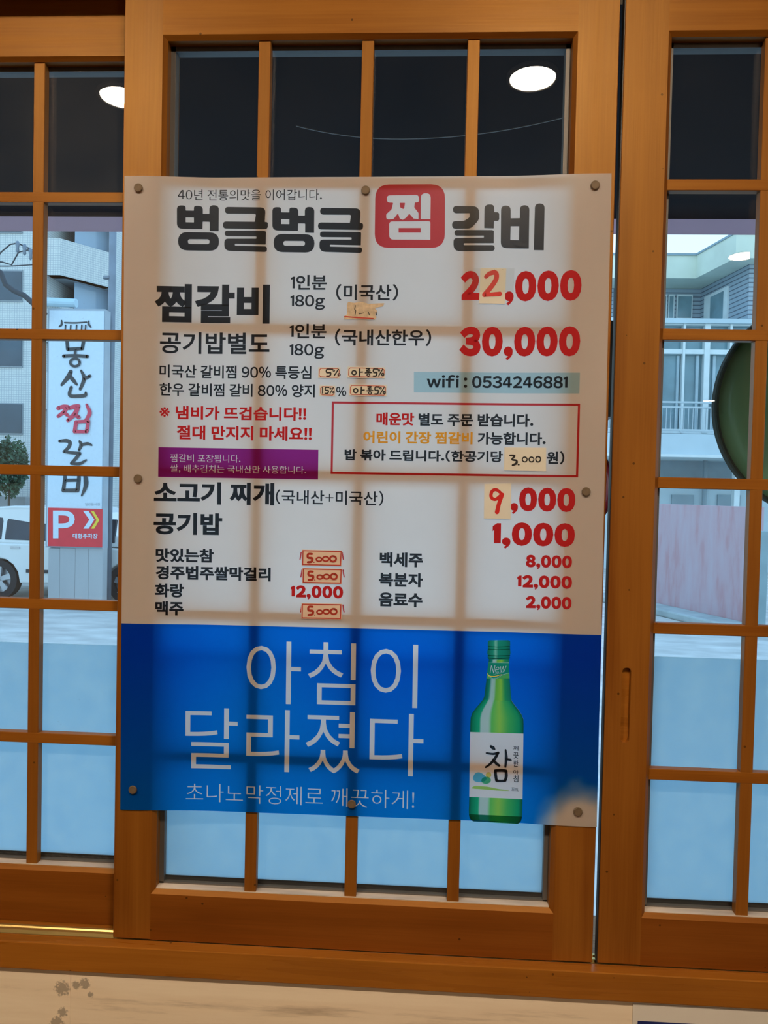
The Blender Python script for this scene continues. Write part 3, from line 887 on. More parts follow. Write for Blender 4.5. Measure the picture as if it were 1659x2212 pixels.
lps += text_loops('초나노막정제로 깨끗하게!', 401.8, 1691.7, 894.6, 1748, -0.012)
vs_, fs_ = fill(lps)
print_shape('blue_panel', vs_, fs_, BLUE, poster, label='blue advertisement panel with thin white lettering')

def rows_mesh(name, rows, mat, parent, lift, skew=0.0, nu=14):
    V, F, U = [], [], []
    for y, a, b in rows:
        for i in range(nu+1):
            t = i/nu; p = c8(a+(b-a)*t, y + (skew*t if y > 700 else 0)); V.append(pw(p[0], p[1], lift)); U.append((t, 0))
    for j in range(len(rows)-1):
        for i in range(nu): F.append((j*(nu+1)+i, (j+1)*(nu+1)+i, (j+1)*(nu+1)+i+1, j*(nu+1)+i+1))
    return mesh_obj(name, V, F, mat, parent, True, U)
GREEN_BODY = ink_ramp('bottle_green_ink', [(0.0, (0.02, 0.24, 0.10)), (0.05, (0.02, 0.50, 0.24)), (0.17, (0.05, 0.72, 0.36)), (0.20, (0.78, 0.93, 0.86)), (0.34, (0.80, 0.94, 0.86)), (0.40, (0.34, 0.86, 0.22)), (0.55, (0.62, 0.93, 0.18)), (0.72, (0.22, 0.76, 0.22)), (0.92, (0.04, 0.60, 0.26)), (1.0, (0.02, 0.26, 0.14))])
GREEN_NECK = ink_ramp('bottle_neck_ink', [(0.0, (0.02, 0.28, 0.16)), (0.15, (0.03, 0.50, 0.30)), (0.24, (0.75, 0.93, 0.84)), (0.36, (0.70, 0.92, 0.74)), (0.42, (0.40, 0.82, 0.14)), (0.62, (0.62, 0.92, 0.14)), (0.78, (0.10, 0.62, 0.22)), (1.0, (0.03, 0.40, 0.26))])
GREEN_CAP = ink_ramp('bottle_cap_ink', [(0.0, (0.02, 0.28, 0.18)), (0.25, (0.04, 0.50, 0.30)), (0.36, (0.45, 0.82, 0.62)), (0.46, (0.03, 0.46, 0.28)), (0.8, (0.02, 0.40, 0.24)), (1.0, (0.02, 0.26, 0.16))])
DARK_GREEN = ink_mat('dark_green_ink', (0.05, 0.38, 0.22)); LABEL_GREEN = ink_mat('label_green_ink', (0.04, 0.56, 0.34))
LIME = ink_mat('lime_ink', (0.66, 0.90, 0.24)); SKYB = ink_mat('sky_blue_ink', (0.30, 0.74, 0.92)); YEL = ink_mat('yellow_ink', (0.96, 0.86, 0.28))
LEAF_INK = ink_mat('leaf_ink', (0.24, 0.74, 0.40))
bottle = empty('bottle_picture', pw(*c8(585, 1800))); bottle.parent = poster
bottle.location = pw(*c8(585, 1800)) - poster.location
bottle['label'] = 'printed picture of a green glass bottle with a white label'
rows_mesh('cap_print', CAP, GREEN_CAP, bottle, L1)
rows_mesh('neck_print', [r for r in ROWS_NECK if r[0] <= 378], GREEN_NECK, bottle, L1, 0)
rows_mesh('neck_print', [r for r in ROWS_NECK if 520 <= r[0] <= 710], GREEN_NECK, bottle, L1, 14)
rows_mesh('shoulder_print', [r for r in ROWS_NECK if r[0] >= 710], GREEN_BODY, bottle, L1, 14)
rows_mesh('base_print', ROWS_LOW, GREEN_BODY, bottle, L1, 22)
rows_mesh('base_print', [(1735, 344, 818), (1770, 350, 812), (1788, 364, 800), (1800, 385, 780)], DARK_GREEN, bottle, L2, 22)
for y in (232, 258, 312, 336):
    vs_, fs_ = ribbon([(514, y, 5), (600, y+6, 7), (712, y, 5)])
    print_shape('cap_print', [c8(*p) for p in vs_], fs_, DARK_GREEN, bottle, L2)
# neck label
NL = [(517, 378, 2), (704, 381, 2), (705, 468, 2), (640, 486, 20), (596, 514, 20), (560, 518, 16), (528, 506, 16), (505, 478, 4)]
NB = [(504, 481, 0), (527, 509, 16), (560, 522, 16), (597, 518, 20), (641, 490, 20), (705, 472, 0), (708, 521, 0), (502, 521, 0)]
def italic_loops(body, bold, shear, x0, y0, w, h, rise):
    vs, fs = text2d(body, 0.0, 1.0, shear); f = fit(vs, (0, 0, 1, 1))
    return [[c8(x0 + f(p)[0]*w, y0 + f(p)[1]*h - f(p)[0]*rise) for p in lp] for lp in loops2d(vs, fs)]
vs_, fs_ = fill([rpoly(NL, c8)] + italic_loops('New', 0.0, 0.25, 530, 405, 150, 70, 16) + italic_loops('CHARM', 0.0, 0.2, 565, 470, 88, 16, 16))
print_shape('neck_label', vs_, fs_, LABEL_GREEN, bottle, L2, 'green neck label with slanted white lettering')
vs_, fs_ = fill([rpoly(NB, c8)])
print_shape('neck_print', vs_, fs_, ink_mat('neck_green_ink', (0.30, 0.76, 0.24)), bottle, L1)
YEL_PRINT = plain('yellow_print', (0.75, 0.75, 0.12), 0.5, 0.02, 30)
strokes('neck_swoosh', [[(508, 470, 3), (530, 498, 8), (580, 500, 7), (640, 482, 3)]], c8, YEL_PRINT, bottle, L3)
# white label: syllable, side lettering, hills
strokes('label_lettering', [
    [(540, 1128, 22), (560, 1142, 34), (575, 1155, 14)],
    [(502, 1188, 16), (560, 1196, 20), (606, 1186, 24)],
    [(604, 1188, 24), (575, 1240, 26), (535, 1285, 22), (494, 1315, 16)],
    [(560, 1248, 22), (590, 1282, 26), (616, 1300, 20)],
    [(672, 1160, 16), (678, 1230, 28), (670, 1310, 18)],
    [(685, 1244, 18), (712, 1248, 22), (724, 1250, 12)],
    [(580, 1345, 24), (584, 1390, 26), (590, 1432, 24)],
    [(580, 1345, 24), (640, 1342, 26), (676, 1348, 26)],
    [(676, 1348, 26), (678, 1395, 28), (668, 1434, 24)],
    [(590, 1434, 22), (630, 1438, 22), (668, 1434, 22)]], c8, BLACK_INK, bottle, L1, 'black brush syllable on the white label')
def c8line(name, body, x0, y0, x1, y1, mat, bold=0.0, lift=L1):
    vs, fs = text2d(body, bold); a = c8(x0, y0); b = c8(x1, y1); f = fit(vs, (a[0], a[1], b[0], b[1]))
    return print_shape(name, [f(p) for p in vs], fs, mat, bottle, lift)
for ch, y0, y1 in (('깨', 1125, 1168), ('끗', 1180, 1240), ('한', 1252, 1312), ('아', 1338, 1380), ('침', 1385, 1450)):
    c8line('label_lettering', ch, 742, y0, 786, y1, BLACK_INK, 0.012)
c8line('label_lettering', '360mL', 726, 1495, 788, 1530, BLACK_INK)
def vcol(body, x, y0, y1, w):
    h = (y1-y0)/len(body)
    V, F = [], []
    for k, ch in enumerate(body):
        if ch == ' ': continue
        vs, fs = text2d(ch); a = c8(x, y0+h*k+h*.08); b = c8(x+w, y0+h*(k+1)-h*.08); f = fit(vs, (a[0], a[1], b[0], b[1]))
        q = len(V); V += [f(p) for p in vs]; F += [tuple(i+q for i in ff) for ff in fs]
    print_shape('label_lettering', V, F, BLACK_INK, bottle, L1)
def blob(cx, cy, a, b, rot=0, n=28, wob=0.0):
    r = []
    for k in range(n):
        t = 2*math.pi*k/n; s = 1 + wob*math.sin(3*t+1)
        x, y = a*math.cos(t)*s, b*math.sin(t)*s
        r.append(c8(cx + x*math.cos(rot) - y*math.sin(rot), cy + x*math.sin(rot) + y*math.cos(rot)))
    return r
for nm, lp, mt, lf in (('hill_print', blob(438, 1408, 60, 44, 0.15, wob=0.08), SKYB, L1), ('hill_print', blob(498, 1432, 43, 32, -0.1), LEAF_INK, L2)):
    vs_, fs_ = fill([lp]); print_shape(nm, vs_, fs_, mt, bottle, lf)
vs_, fs_ = fill([blob(520, 1384, 25, 25)]); print_shape('sun_print', vs_, fs_, YEL, bottle, L1)
vs_, fs_ = ribbon([(372, 1503, 4), (400, 1496, 26), (500, 1502, 28), (600, 1516, 16), (706, 1525, 2)])
print_shape('field_print', [c8(*p) for p in vs_[:-20]], fs_[:-2], LIME, bottle, L1)

# ------------------------------------------------------------------ paper patches stuck on the poster
def patch(name, label, quad, mat, cat='sticker', group=None):
    q = [uv(*p) for p in quad]
    n = 4; V, F = [], []
    for lift in (0.0022, 0.0007):
        for j in range(n+1):
            for i in range(n+1):
                s, t = i/n, j/n
                a = [q[0][k]*(1-s)+q[1][k]*s for k in (0, 1)]; b = [q[3][k]*(1-s)+q[2][k]*s for k in (0, 1)]
                V.append(pw(a[0]*(1-t)+b[0]*t, a[1]*(1-t)+b[1]*t, lift - (0.0011 if lift > 0.001 else 0)))
    m = n+1
    for j in range(n):
        for i in range(n):
            F.append((j*m+i, (j+1)*m+i, (j+1)*m+i+1, j*m+i+1))
            o = m*m; F.append((o+j*m+i, o+j*m+i+1, o+(j+1)*m+i+1, o+(j+1)*m+i))
    rim = [i for i in range(m)] + [j*m+n for j in range(1, m)] + [n*m+i for i in range(n-1, -1, -1)] + [j*m for j in range(n-1, 0, -1)]
    for a, b in zip(rim, rim[1:]+rim[:1]): F.append((a, b, b+m*m, a+m*m))
    c = pw((q[2][0]+q[3][0])/2, (q[2][1]+q[3][1])/2, 0.0007)
    root = empty(name, c); tag(root, label, cat, group)
    mesh_obj('paper', V, F, mat, root)
    return root, q
LP = 0.0013
c4 = crop(780, 770, 2.9105); c3 = crop(260, 770, 2.9105); c5 = crop(260, 1000, 2.9105)

r, q = patch('price_patch', 'cream paper patch with a handwritten red 2 in the price 22,000', ((1037.7, 579.6), (1093.4, 580.5), (1090.5, 656.9), (1034.8, 655.6)), CREAM)
strokes('handwriting', [[(785, 665, 20), (808, 645, 22), (845, 640, 24), (850, 675, 24), (820, 725, 24), (775, 778, 24)], [(775, 778, 22), (820, 776, 20), (872, 772, 22)]], c2, RED_MARKER, r, LP)
TAPE = glass_mat('clear_tape', 0.05, (0.97, 0.97, 0.95), 0.06)
q2 = [uv(1022, 580), uv(1111, 580.5), uv(1109, 632), (uv(1020, 631))]
vs_, fs_ = fill([q2]); vs_, fs_ = split_long(vs_, fs_, 0.02)
mesh_obj('tape', [pw(p[0], p[1], 0.0016) for p in vs_], fs_, TAPE, r)['label'] = 'strip of clear tape'
r, q = patch('price_patch', 'cream paper patch with a handwritten red 9 before ,000', ((1046.3, 1045.2), (1104, 1044.3), (1103.3, 1121.8), (1045, 1120.2)), CREAM)
strokes('handwriting', [[(888, 868, 14), (850, 838, 16), (822, 850, 17), (818, 885, 17), (845, 898, 16), (880, 872, 17), (886, 868, 18)], [(888, 868, 18), (868, 920, 20), (854, 978, 22)]], c4, RED_MARKER, r, LP)
r, q = patch('price_patch', 'cream paper patch with handwritten 3.000 inside the red frame', ((1089.2, 966.3), (1179.6, 967.5), (1179.2, 1018), (1088.5, 1016)), CREAM)
def ring(cx, cy, a, b, w): return [(cx + a*math.cos(t), cy + b*math.sin(t), w) for t in [2*math.pi*k/10 - 1.2 for k in range(11)]]
strokes('handwriting', [[(935, 622, 8), (965, 625, 9), (948, 648, 9), (975, 655, 10), (975, 672, 12), (952, 684, 10)], [(988, 680, 8), (991, 681, 8)], ring(1028, 648, 15, 15, 6), ring(1070, 648, 15, 15, 6), ring(1112, 646, 15, 17, 6)], c4, MARKER, r, LP)

def label_frame(root, q, w=0.0008, gap=0.0010, octo=0.0):
    qi = inset(q, gap)
    def octa(z, c):
        (a, b), (e, f), (g, h), (i, j) = z
        return [(a+c, b), (e-c, f), (e, f+c), (g, h-c), (g-c, h), (i+c, j), (i, j-c), (a, b+c)] if c else list(z)
    vs, fs = fill([octa(qi, octo), octa(inset(qi, w), octo*.8)])
    mesh_obj('border', [pw(p[0], p[1], LP-.0001) for p in vs], fs, LABEL_RED, root)['label'] = 'dark red printed border'

for lab, quad, st, cr_ in (
    ('small cream label reading 5% at the end of the upper ingredients line', ((688, 793.6), (735.5, 794), (734.5, 818), (687.2, 816.6)), [[(1335, 82, 7), (1300, 82, 7), (1298, 102, 7), (1322, 104, 8), (1318, 122, 8), (1298, 124, 7)], [(1372, 82, 6), (1345, 122, 6)], ring(1343, 90, 5, 5, 4), ring(1376, 116, 7, 7, 5)], c3),
    ('small cream label reading 15% at the end of the lower ingredients line', ((690.5, 832.8), (724.5, 833.5), (724, 856.6), (690.3, 855.4)), [[(1272, 196, 6), (1272, 232, 6)], [(1312, 196, 6), (1292, 196, 6), (1290, 212, 6), (1308, 216, 7), (1304, 232, 7), (1288, 233, 6)], [(1340, 196, 5), (1320, 232, 5)], ring(1322, 203, 4, 4, 4), ring(1341, 226, 5, 5, 4)], c3)):
    r, q = patch('ingredient_label', lab, quad, CREAM, 'sticker', 'handwritten ingredient labels')
    label_frame(r, q, octo=0.0022); strokes('handwriting', st, cr_, MARKER, r, LP)
for lab, quad, dx, dy in (
    ('long cream label with handwriting at the right end of the upper ingredients line', ((751.3, 792.3), (832.6, 794), (831.5, 817.8), (750.5, 816)), 0, 0),
    ('long cream label with handwriting at the right end of the lower ingredients line', ((754.8, 830.3), (835.4, 832), (834.8, 856.6), (754, 854.6)), 10, 113)):
    r, q = patch('ingredient_label', lab, quad, CREAM, 'sticker', 'handwritten ingredient labels')
    label_frame(r, q, octo=0.0022)
    st = [ring(1470, 103, 13, 13, 7), [(1506, 80, 7), (1504, 124, 7)], [(1508, 100, 6), (1524, 99, 6)], [(1546, 78, 6), (1568, 78, 6), (1548, 92, 6), (1570, 92, 6)], [(1540, 104, 6), (1578, 102, 6)], [(1558, 94, 5), (1558, 104, 5)], ring(1560, 118, 9, 7, 5),
          [(1618, 80, 6), (1594, 80, 6), (1592, 100, 6), (1612, 102, 7), (1608, 122, 7), (1590, 124, 6)], [(1650, 80, 5), (1624, 124, 5)], ring(1627, 88, 5, 5, 4), ring(1650, 114, 7, 7, 5)]
    strokes('handwriting', [[(x+dx, y+dy, w) for x, y, w in s] for s in st], c3, MARKER, r, LP)
for lab, quad, dx, dy in (
    ('topmost peach label with handwritten 5.000 in the left drinks column', ((652.5, 1187), (739.4, 1189), (737.8, 1223.3), (651.8, 1221.5)), 0, 0),
    ('second peach label with handwritten 5.000, directly above the printed 12,000', ((653.2, 1226.4), (739.4, 1228.2), (738.4, 1261.8), (653, 1259.8)), 5, 111),
    ('lowest peach label with handwritten 5.000, below the printed 12,000', ((651.3, 1302.6), (738.8, 1304), (737.8, 1338.4), (650.6, 1336.8)), 4, 331)):
    r, q = patch('drink_price_label', lab, quad, PEACH, 'sticker', 'handwritten drink price labels')
    label_frame(r, q, 0.0013, 0.0007)
    st = [[(1205, 572, 11), (1182, 573, 11), (1180, 594, 11), (1206, 600, 13), (1203, 620, 12), (1180, 624, 11)], [(1217, 624, 5), (1219, 625, 5)], ring(1250, 606, 17, 12, 8), ring(1292, 603, 19, 14, 8), ring(1338, 602, 19, 17, 9)]
    strokes('handwriting', [[(x+dx, y+dy, w) for x, y, w in s] for s in st], c5, BROWN_MARKER, r, LP)
    for xx in (1133, 1399):
        s = 1 if xx < 1200 else -1
        strokes('bracket_print', [[(xx+dx+4*s, 562+dy, 7), (xx+dx, 590+dy, 8), (xx+dx-3*s, 606+dy, 7)]], c5, RED_INK, poster, L1)
# torn remains of a label
cT = crop(260, 370, 2.9105)
torn = [(1425, 838), (1432, 822), (1470, 828), (1520, 822), (1560, 834), (1660, 830), (1652, 850), (1600, 860), (1618, 885), (1600, 905), (1612, 918), (1600, 934), (1520, 930), (1405, 932), (1410, 910), (1425, 900)]
vs_, fs_ = fill([[cT(*p) for p in torn]])
tr_ = empty('torn_label', pw(*cT(1510, 933), 0.0007)); tag(tr_, 'torn remains of a beige label under the first origin note', 'sticker')
TORN = plain('torn_paper', (0.56, 0.46, 0.34), 0.8, 0.25, 160)
vs_, fs_ = split_long(vs_, fs_, 0.02)
mesh_obj('paper', [pw(p[0], p[1], 0.0007) for p in vs_], fs_, TORN, tr_)
strokes('border', [[(1410, 914, 7), (1510, 922, 8), (1590, 926, 6)]], cT, LABEL_RED, tr_, 0.0009)
strokes('handwriting', [[(1478, 845, 4), (1474, 868, 5), (1480, 878, 4), (1476, 900, 5)], [(1500, 898, 4), (1530, 892, 4)], [(1560, 888, 4), (1566, 905, 4)], [(1606, 885, 4), (1612, 905, 4)]], cT, MARKER, tr_, 0.0009)

# ------------------------------------------------------------------ thumbtacks
TACK = plain('tack_metal', (0.16, 0.12, 0.08), 0.6, 0.25, 90, metal=0.2, spec=.3)
for px, py, lab in ((300, 407, 'round brown thumbtack in the top left corner of the poster'), (790, 412, 'round brown thumbtack at the top edge left of the red badge'),
                    (1285, 401, 'round brown thumbtack in the top right corner of the poster'), (299, 1034, 'round brown thumbtack halfway down the left edge of the poster'),
                    (1265.5, 1062, 'round brown thumbtack on the right edge beside the price 9,000'), (288, 1705, 'round brown thumbtack on the dark blue lower left corner'),
                    (760, 1736, 'round brown thumbtack in the small white slogan at the bottom'), (1248, 1752, 'round brown thumbtack on the pale lower right corner')):
    u_, v_ = uv(px, py); c = pw(u_, v_)
    root = empty('thumbtack', c); tag(root, lab, 'thumbtack', 'thumbtacks holding the menu poster')
    MB().lathe([(0.0050, -0.0006), (0.0053, -0.0010), (0.0053, -0.0025), (0.0047, -0.0031), (0.0003, -0.0032)], c, 'y', 28).build('head', TACK, root)
    MB().lathe([(0.0006, 0.006), (0.0006, -0.001)], c, 'y', 8).build('pin', TACK, root)

# notice sheet under the sill
NAVY = ink_mat('navy_ink', (0.03, 0.06, 0.40))
ns = empty('notice_sheet', (0.62, -0.0125, 0.45)); tag(ns, 'white notice with a dark blue panel on the tiled wall below the sill', 'notice')
MB().box(0.2715, 0.95, -0.0135, -0.0120, 0.45, 0.8795).build('paper', paper_mat('notice_paper', (0.78, 0.76, 0.72), 0.0, 0.05, 0.2), ns)
MB().box(0.2775, 0.944, -0.0139, -0.0136, 0.456, 0.8585).build('blue_panel', plain('navy_print', (0.012, 0.025, 0.16), 0.4, 0.05, 10), ns)

# ------------------------------------------------------------------ ceiling lamps of the room (mirrored in the panes)
LAMP = emit_mat('lamp_light', (1.0, 0.76, 0.52), LAMP_STRENGTH)
RIM = plain('lamp_rim', (0.7, 0.68, 0.64), 0.4, 0.03, 10)
for x, y, lab in ((0.289, -1.287, 'round ceiling lamp whose reflection shows in the top right pane of the middle window'),
                  (-0.966, -1.295, 'round ceiling lamp mirrored in the top pane of the left window, cut by the stile'),
                  (1.56, -2.94, 'round ceiling lamp mirrored near the pale parapet in the right window'),
                  (1.71, -6.25, 'round ceiling lamp mirrored in the gap between the middle and right windows'),
                  (3.49, -8.70, 'round ceiling lamp at the far end of the room mirrored on the balcony railing')):
    lp = empty('ceiling_lamp', (x, y, RZ)); tag(lp, lab, 'ceiling lamp', 'round ceiling lamps')
    MB().lathe([(0.075, 0.0), (0.075, -0.010), (0.0665, -0.012), (0.0665, 0.0)], (x, y, RZ), 'z', 40).build('rim', RIM, lp, False)
    MB().lathe([(0.065, -0.002), (0.065, -0.009), (0.001, -0.010)], (x, y, RZ), 'z', 40).build('diffuser', LAMP, lp, False)

# ================================================================== OUTDOORS
GZ = -0.6                      # the street lies below the floor of the room
def pbox(mb, x0, y0, x1, y1, Y0, Y1):
    """upright box whose street-facing side covers about the photograph box at depth Y0, reaching back to Y1"""
    xl = (at(x0, y0, Y0).x + at(x0, y1, Y0).x)/2; xr = (at(x1, y0, Y0).x + at(x1, y1, Y0).x)/2
    zt = (at(x0, y0, Y0).z + at(x1, y0, Y0).z)/2; zb = (at(x0, y1, Y0).z + at(x1, y1, Y0).z)/2
    return mb.box(xl, xr, Y0, Y1, zb, zt)

CONC = plain('street_concrete', (0.50, 0.50, 0.47), 0.9, 0.22, 1.6, detail=10, stretch=(1, 2.2, 1))
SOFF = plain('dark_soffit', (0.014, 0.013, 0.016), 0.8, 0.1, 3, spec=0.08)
FASCIA = paper_mat('lilac_awning_cloth', (0.78, 0.62, 0.68), 0.6, 0.0)
struct(MB().box(-60, 60, 0.145, 90, GZ-0.2, GZ).build('ground', CONC), 'pale concrete street outside the windows', 'ground')
struct(MB().box(RX0, RX1, -0.004, 0.14, GZ-0.2, -0.1).build('foundation', CONC), 'foundation under the front wall', 'wall')
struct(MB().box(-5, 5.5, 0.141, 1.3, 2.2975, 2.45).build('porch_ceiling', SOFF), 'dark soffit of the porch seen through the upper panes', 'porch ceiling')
struct(MB().box(-5, 5.5, 1.3, 1.303, 2.2545, 2.47).build('porch_beam', FASCIA), 'lilac grey edge beam of the porch', 'beam')
cb = MB()
cpts = []
for k in range(25):
    px = 640 + 610*k/24; t = (px-860)/390
    cpts.append(at(px, 300 - 55*t*t*(1 if t > 0 else 1.6), 0.62))
cab = cb.tube(cpts, 0.0011, 6).build('slack_wire', plain('grey_wire', (0.35, 0.35, 0.36), 0.6, .05, 5)); at_base(cab)
tag(cab, 'thin slack wire sagging behind the top panes of the middle window', 'wire')

# ---- vertical shop sign
SY = 11.8
SIGNW = plain('sign_face', (0.60, 0.70, 0.78), 0.5, 0.03, 30); SIGNG = plain('sign_cabinet', (0.35, 0.40, 0.45), 0.5, 0.08, 4)
SIGNINK = plain('sign_dark_paint', (0.05, 0.055, 0.06), 0.6, 0.15, 12); SIGNRED = plain('sign_red_paint', (0.72, 0.035, 0.05), 0.5, 0.06, 10)
SIGNPINK = plain('sign_letter_red', (0.62, 0.05, 0.10), 0.5, 0.06, 10); SIGNYEL = plain('sign_yellow', (0.85, 0.62, 0.05), 0.5, 0.05, 10)
CLAD = plain('grey_cladding', (0.40, 0.42, 0.43), 0.6, 0.06, 3, stretch=(1, 1, .2))
sg = empty('shop_sign', (at(162, 1250, SY).x, SY+.15, GZ)); tag(sg, 'tall white vertical shop sign with brush lettering and a red parking panel', 'sign')
pbox(MB(), 101, 667, 224, 1184, SY+.03, SY+.26).build('cabinet', SIGNG, sg)
pbox(MB(), 104, 671, 221, 1181, SY, SY+.03).build('face_panel', SIGNW, sg)
pbox(MB(), 103.5, 1098, 221, 1181, SY-.012, SY).build('parking_panel', SIGNRED, sg)
for a, b in ((104, 128.5), (129, 161.5), (162, 190.5), (191, 221)):
    pbox(MB(), a, 1184, b, 1335, SY+.04, SY+.24).build('base_panel', CLAD, sg)
zb_ = at(160, 1335, SY).z
MB().box(at(120, 1300, SY).x, at(204, 1300, SY).x, SY+.08, SY+.2, GZ-.01, zb_+.02).build('foot', SIGNG, sg)
k3 = lambda x, y: (x/3.567, 380+y/3.567)
k4 = lambda x, y: (x/4.021, 950+y/4.021)
def sign_strokes(name, sets, k, mat, dy=0.004, label=None, parent=None, Y=None):
    V, F = [], []
    for pts in sets:
        vs, fs = ribbon([(x, y, w*1.3) for x, y, w in pts]); q = len(V)
        n_s = sets.index(pts); V += [at(*k(*p), (Y or SY)-dy-.0025*n_s) for p in vs]; F += [tuple(i+q for i in f) for f in fs]
    o = mesh_obj(name, V, F, mat, parent or sg)
    if label: o['label'] = label
def oval(cx, cy, a, b, w): return [(cx + a*math.cos(t), cy + b*math.sin(t), w) for t in [2*math.pi*i/12 for i in range(13)]]
sign_strokes('roof_emblem', [[(498, 1130, 9), (580, 1132, 10), (668, 1126, 8)], [(474, 1114, 8), (474, 1145, 14), (455, 1162, 7)], [(684, 1118, 8), (682, 1140, 14), (700, 1166, 8)]] +
             [[(x, 1150, 9), (x-3, 1185, 8)] for x in (505, 545, 590, 630, 660)], k3, SIGNINK, label='small tiled roof drawn in dark paint')
sign_strokes('lettering', [[(518, 1195, 18), (516, 1262, 20), (522, 1335, 22)], [(646, 1195, 18), (644, 1262, 22), (634, 1330, 20)], [(518, 1262, 16), (646, 1260, 16)], [(522, 1336, 20), (634, 1330, 20)],
             [(580, 1336, 16), (578, 1386, 16)], [(490, 1388, 20), (570, 1384, 18), (672, 1390, 20)], oval(577, 1437, 36, 30, 15)], k3, SIGNINK)
sign_strokes('lettering', [[(545, 1508, 24), (528, 1545, 30), (475, 1610, 16)], [(535, 1540, 22), (565, 1575, 24), (592, 1608, 12)], [(624, 1500, 12), (648, 1560, 24), (618, 1642, 18)], [(645, 1565, 18), (692, 1542, 20)],
             [(548, 1628, 18), (536, 1690, 20), (600, 1697, 20), (655, 1690, 22), (660, 1668, 12)]], k3, SIGNINK)
sign_strokes('lettering', [[(448, 1790, 24), (490, 1778, 26), (522, 1778, 22)], [(518, 1780, 24), (492, 1818, 24), (448, 1852, 20)], [(488, 1818, 20), (522, 1846, 20)], [(528, 1790, 22), (570, 1778, 26), (604, 1772, 22)],
             [(600, 1776, 26), (578, 1830, 28), (522, 1884, 20)], [(570, 1836, 22), (606, 1860, 22)], [(666, 1762, 14), (690, 1826, 26), (658, 1888, 18)],
             [(586, 1896, 22), (574, 1970, 22)], [(586, 1896, 20), (680, 1890, 20)], [(680, 1890, 22), (668, 1966, 22)], [(574, 1970, 20), (666, 1970, 20)]], k3, SIGNPINK, label='pinkish red brush syllable')
sign_strokes('lettering', [[(516, 12, 18), (575, 8, 26), (606, 22, 26), (598, 62, 24), (556, 104, 20)], [(690, 12, 14), (705, 44, 26), (686, 90, 16)], [(705, 44, 20), (760, 34, 22), (796, 46, 12)],
             [(556, 104, 16), (620, 112, 20), (690, 118, 22)], [(690, 118, 24), (660, 160, 22), (618, 204, 18)], [(618, 206, 18), (690, 208, 22), (748, 176, 12)]], k4, SIGNINK)
sign_strokes('lettering', [[(568, 255, 20), (562, 350, 24), (550, 440, 26)], [(686, 260, 20), (684, 350, 26), (672, 438, 28)], [(562, 352, 22), (684, 350, 22)], [(550, 440, 24), (672, 440, 26)], [(728, 250, 16), (746, 360, 32), (738, 420, 26), (708, 486, 10)]], k4, SIGNINK)
def sign_text(name, body, x0, y0, x1, y1, k, mat, bold=0.0, dy=0.016):
    vs, fs = text2d(body, bold)
    xs = [v[0] for v in vs]; ys = [v[1] for v in vs]
    f = lambda v: k(x0+(v[0]-min(xs))/(max(xs)-min(xs))*(x1-x0), y1-(v[1]-min(ys))/(max(ys)-min(ys))*(y1-y0))
    return mesh_obj(name, [at(*f(v), SY-dy) for v in vs], fs, mat, sg)
sign_text('parking_letter', 'P', 460, 615, 650, 857, k4, SIGNW, 0.03)
sign_text('parking_text', '대형주차장', 632, 814, 848, 858, k4, SIGNW, 0.02)
sign_text('small_text', '일반음식점', 738, 548, 866, 573, k4, plain('sign_grey_paint', (0.35, 0.38, 0.42), 0.6, .05, 5), 0.0, 0.004)
for nm, poly, mt in (('arrow', [(722, 618), (768, 618), (820, 694), (770, 772), (724, 772), (776, 694)], SIGNW), ('arrow', [(790, 620), (816, 620), (863, 697), (820, 772), (790, 772), (838, 697)], SIGNYEL)):
    mesh_obj(nm, [at(*k4(*p), SY-.016) for p in poly], [(0, 1, 2, 5), (2, 3, 4, 5)], mt, sg)

pl = empty('street_pole', (at(232, 1300, 12.22).x, 12.22, GZ)); tag(pl, 'dark grey steel pole just right of the tall shop sign', 'pole')
MB().tube([(at(232, 1300, 12.22).x, 12.22, GZ), (at(232, 1300, 12.22).x+.02, 12.22, 8.6)], 0.062, 14).build('shaft', STEEL, pl, True)
for yy in (600, 905, 1010):
    p_ = at(232, yy, 12.22); MB().lathe([(0.063, -.02), (0.075, -.02), (0.075, .02), (0.063, .02)], p_, 'z', 14).build('band', STEEL, pl)

# ---- tiled apartment building on the left
TILEW = brick_mat('white_wall_tile', (0.60, 0.62, 0.60), (0.66, 0.67, 0.64), (0.40, 0.44, 0.46), 0.058, 0.052, 0.006)
DGLASS = plain('dark_window_glass', (0.07, 0.10, 0.13), 0.15, 0.3, 0.8); BGLASS = plain('blue_glazing', (0.34, 0.46, 0.58), 0.12, 0.12, 0.6)
FRAMEM = plain('window_frame_grey', (0.30, 0.34, 0.37), 0.5, 0.05, 3)
tb = empty('apartment_building', (at(60, 1000, 17).x, 18.4, GZ)); tag(tb, 'white tiled apartment building with wrapped balconies, seen through the left window', 'building')
ytop = 10.5
xa_, xb_ = at(-260, 700, 16.4).x, at(101, 700, 16.4).x
MB().box(xa_, xb_, 16.4, 20.4, GZ, ytop).build('wall', TILEW, tb)
for y0, y1 in ((430, 503), (583, 651), (730, 793), (870, 938)):
    wbm = pbox(MB(), -60, y0, 48, y1, 16.37, 16.42).build('window', FRAMEM, tb)
    pbox(MB(), -58, y0+3, -8, y1-3, 16.355, 16.37).build('pane', DGLASS, wbm)
    pbox(MB(), -5, y0+3, 46, y1-3, 16.355, 16.37).build('pane', DGLASS, wbm)
A0 = at(101, 550, 16.35); A1 = at(130, 550, 16.35); B1 = at(239, 585, 17.4)
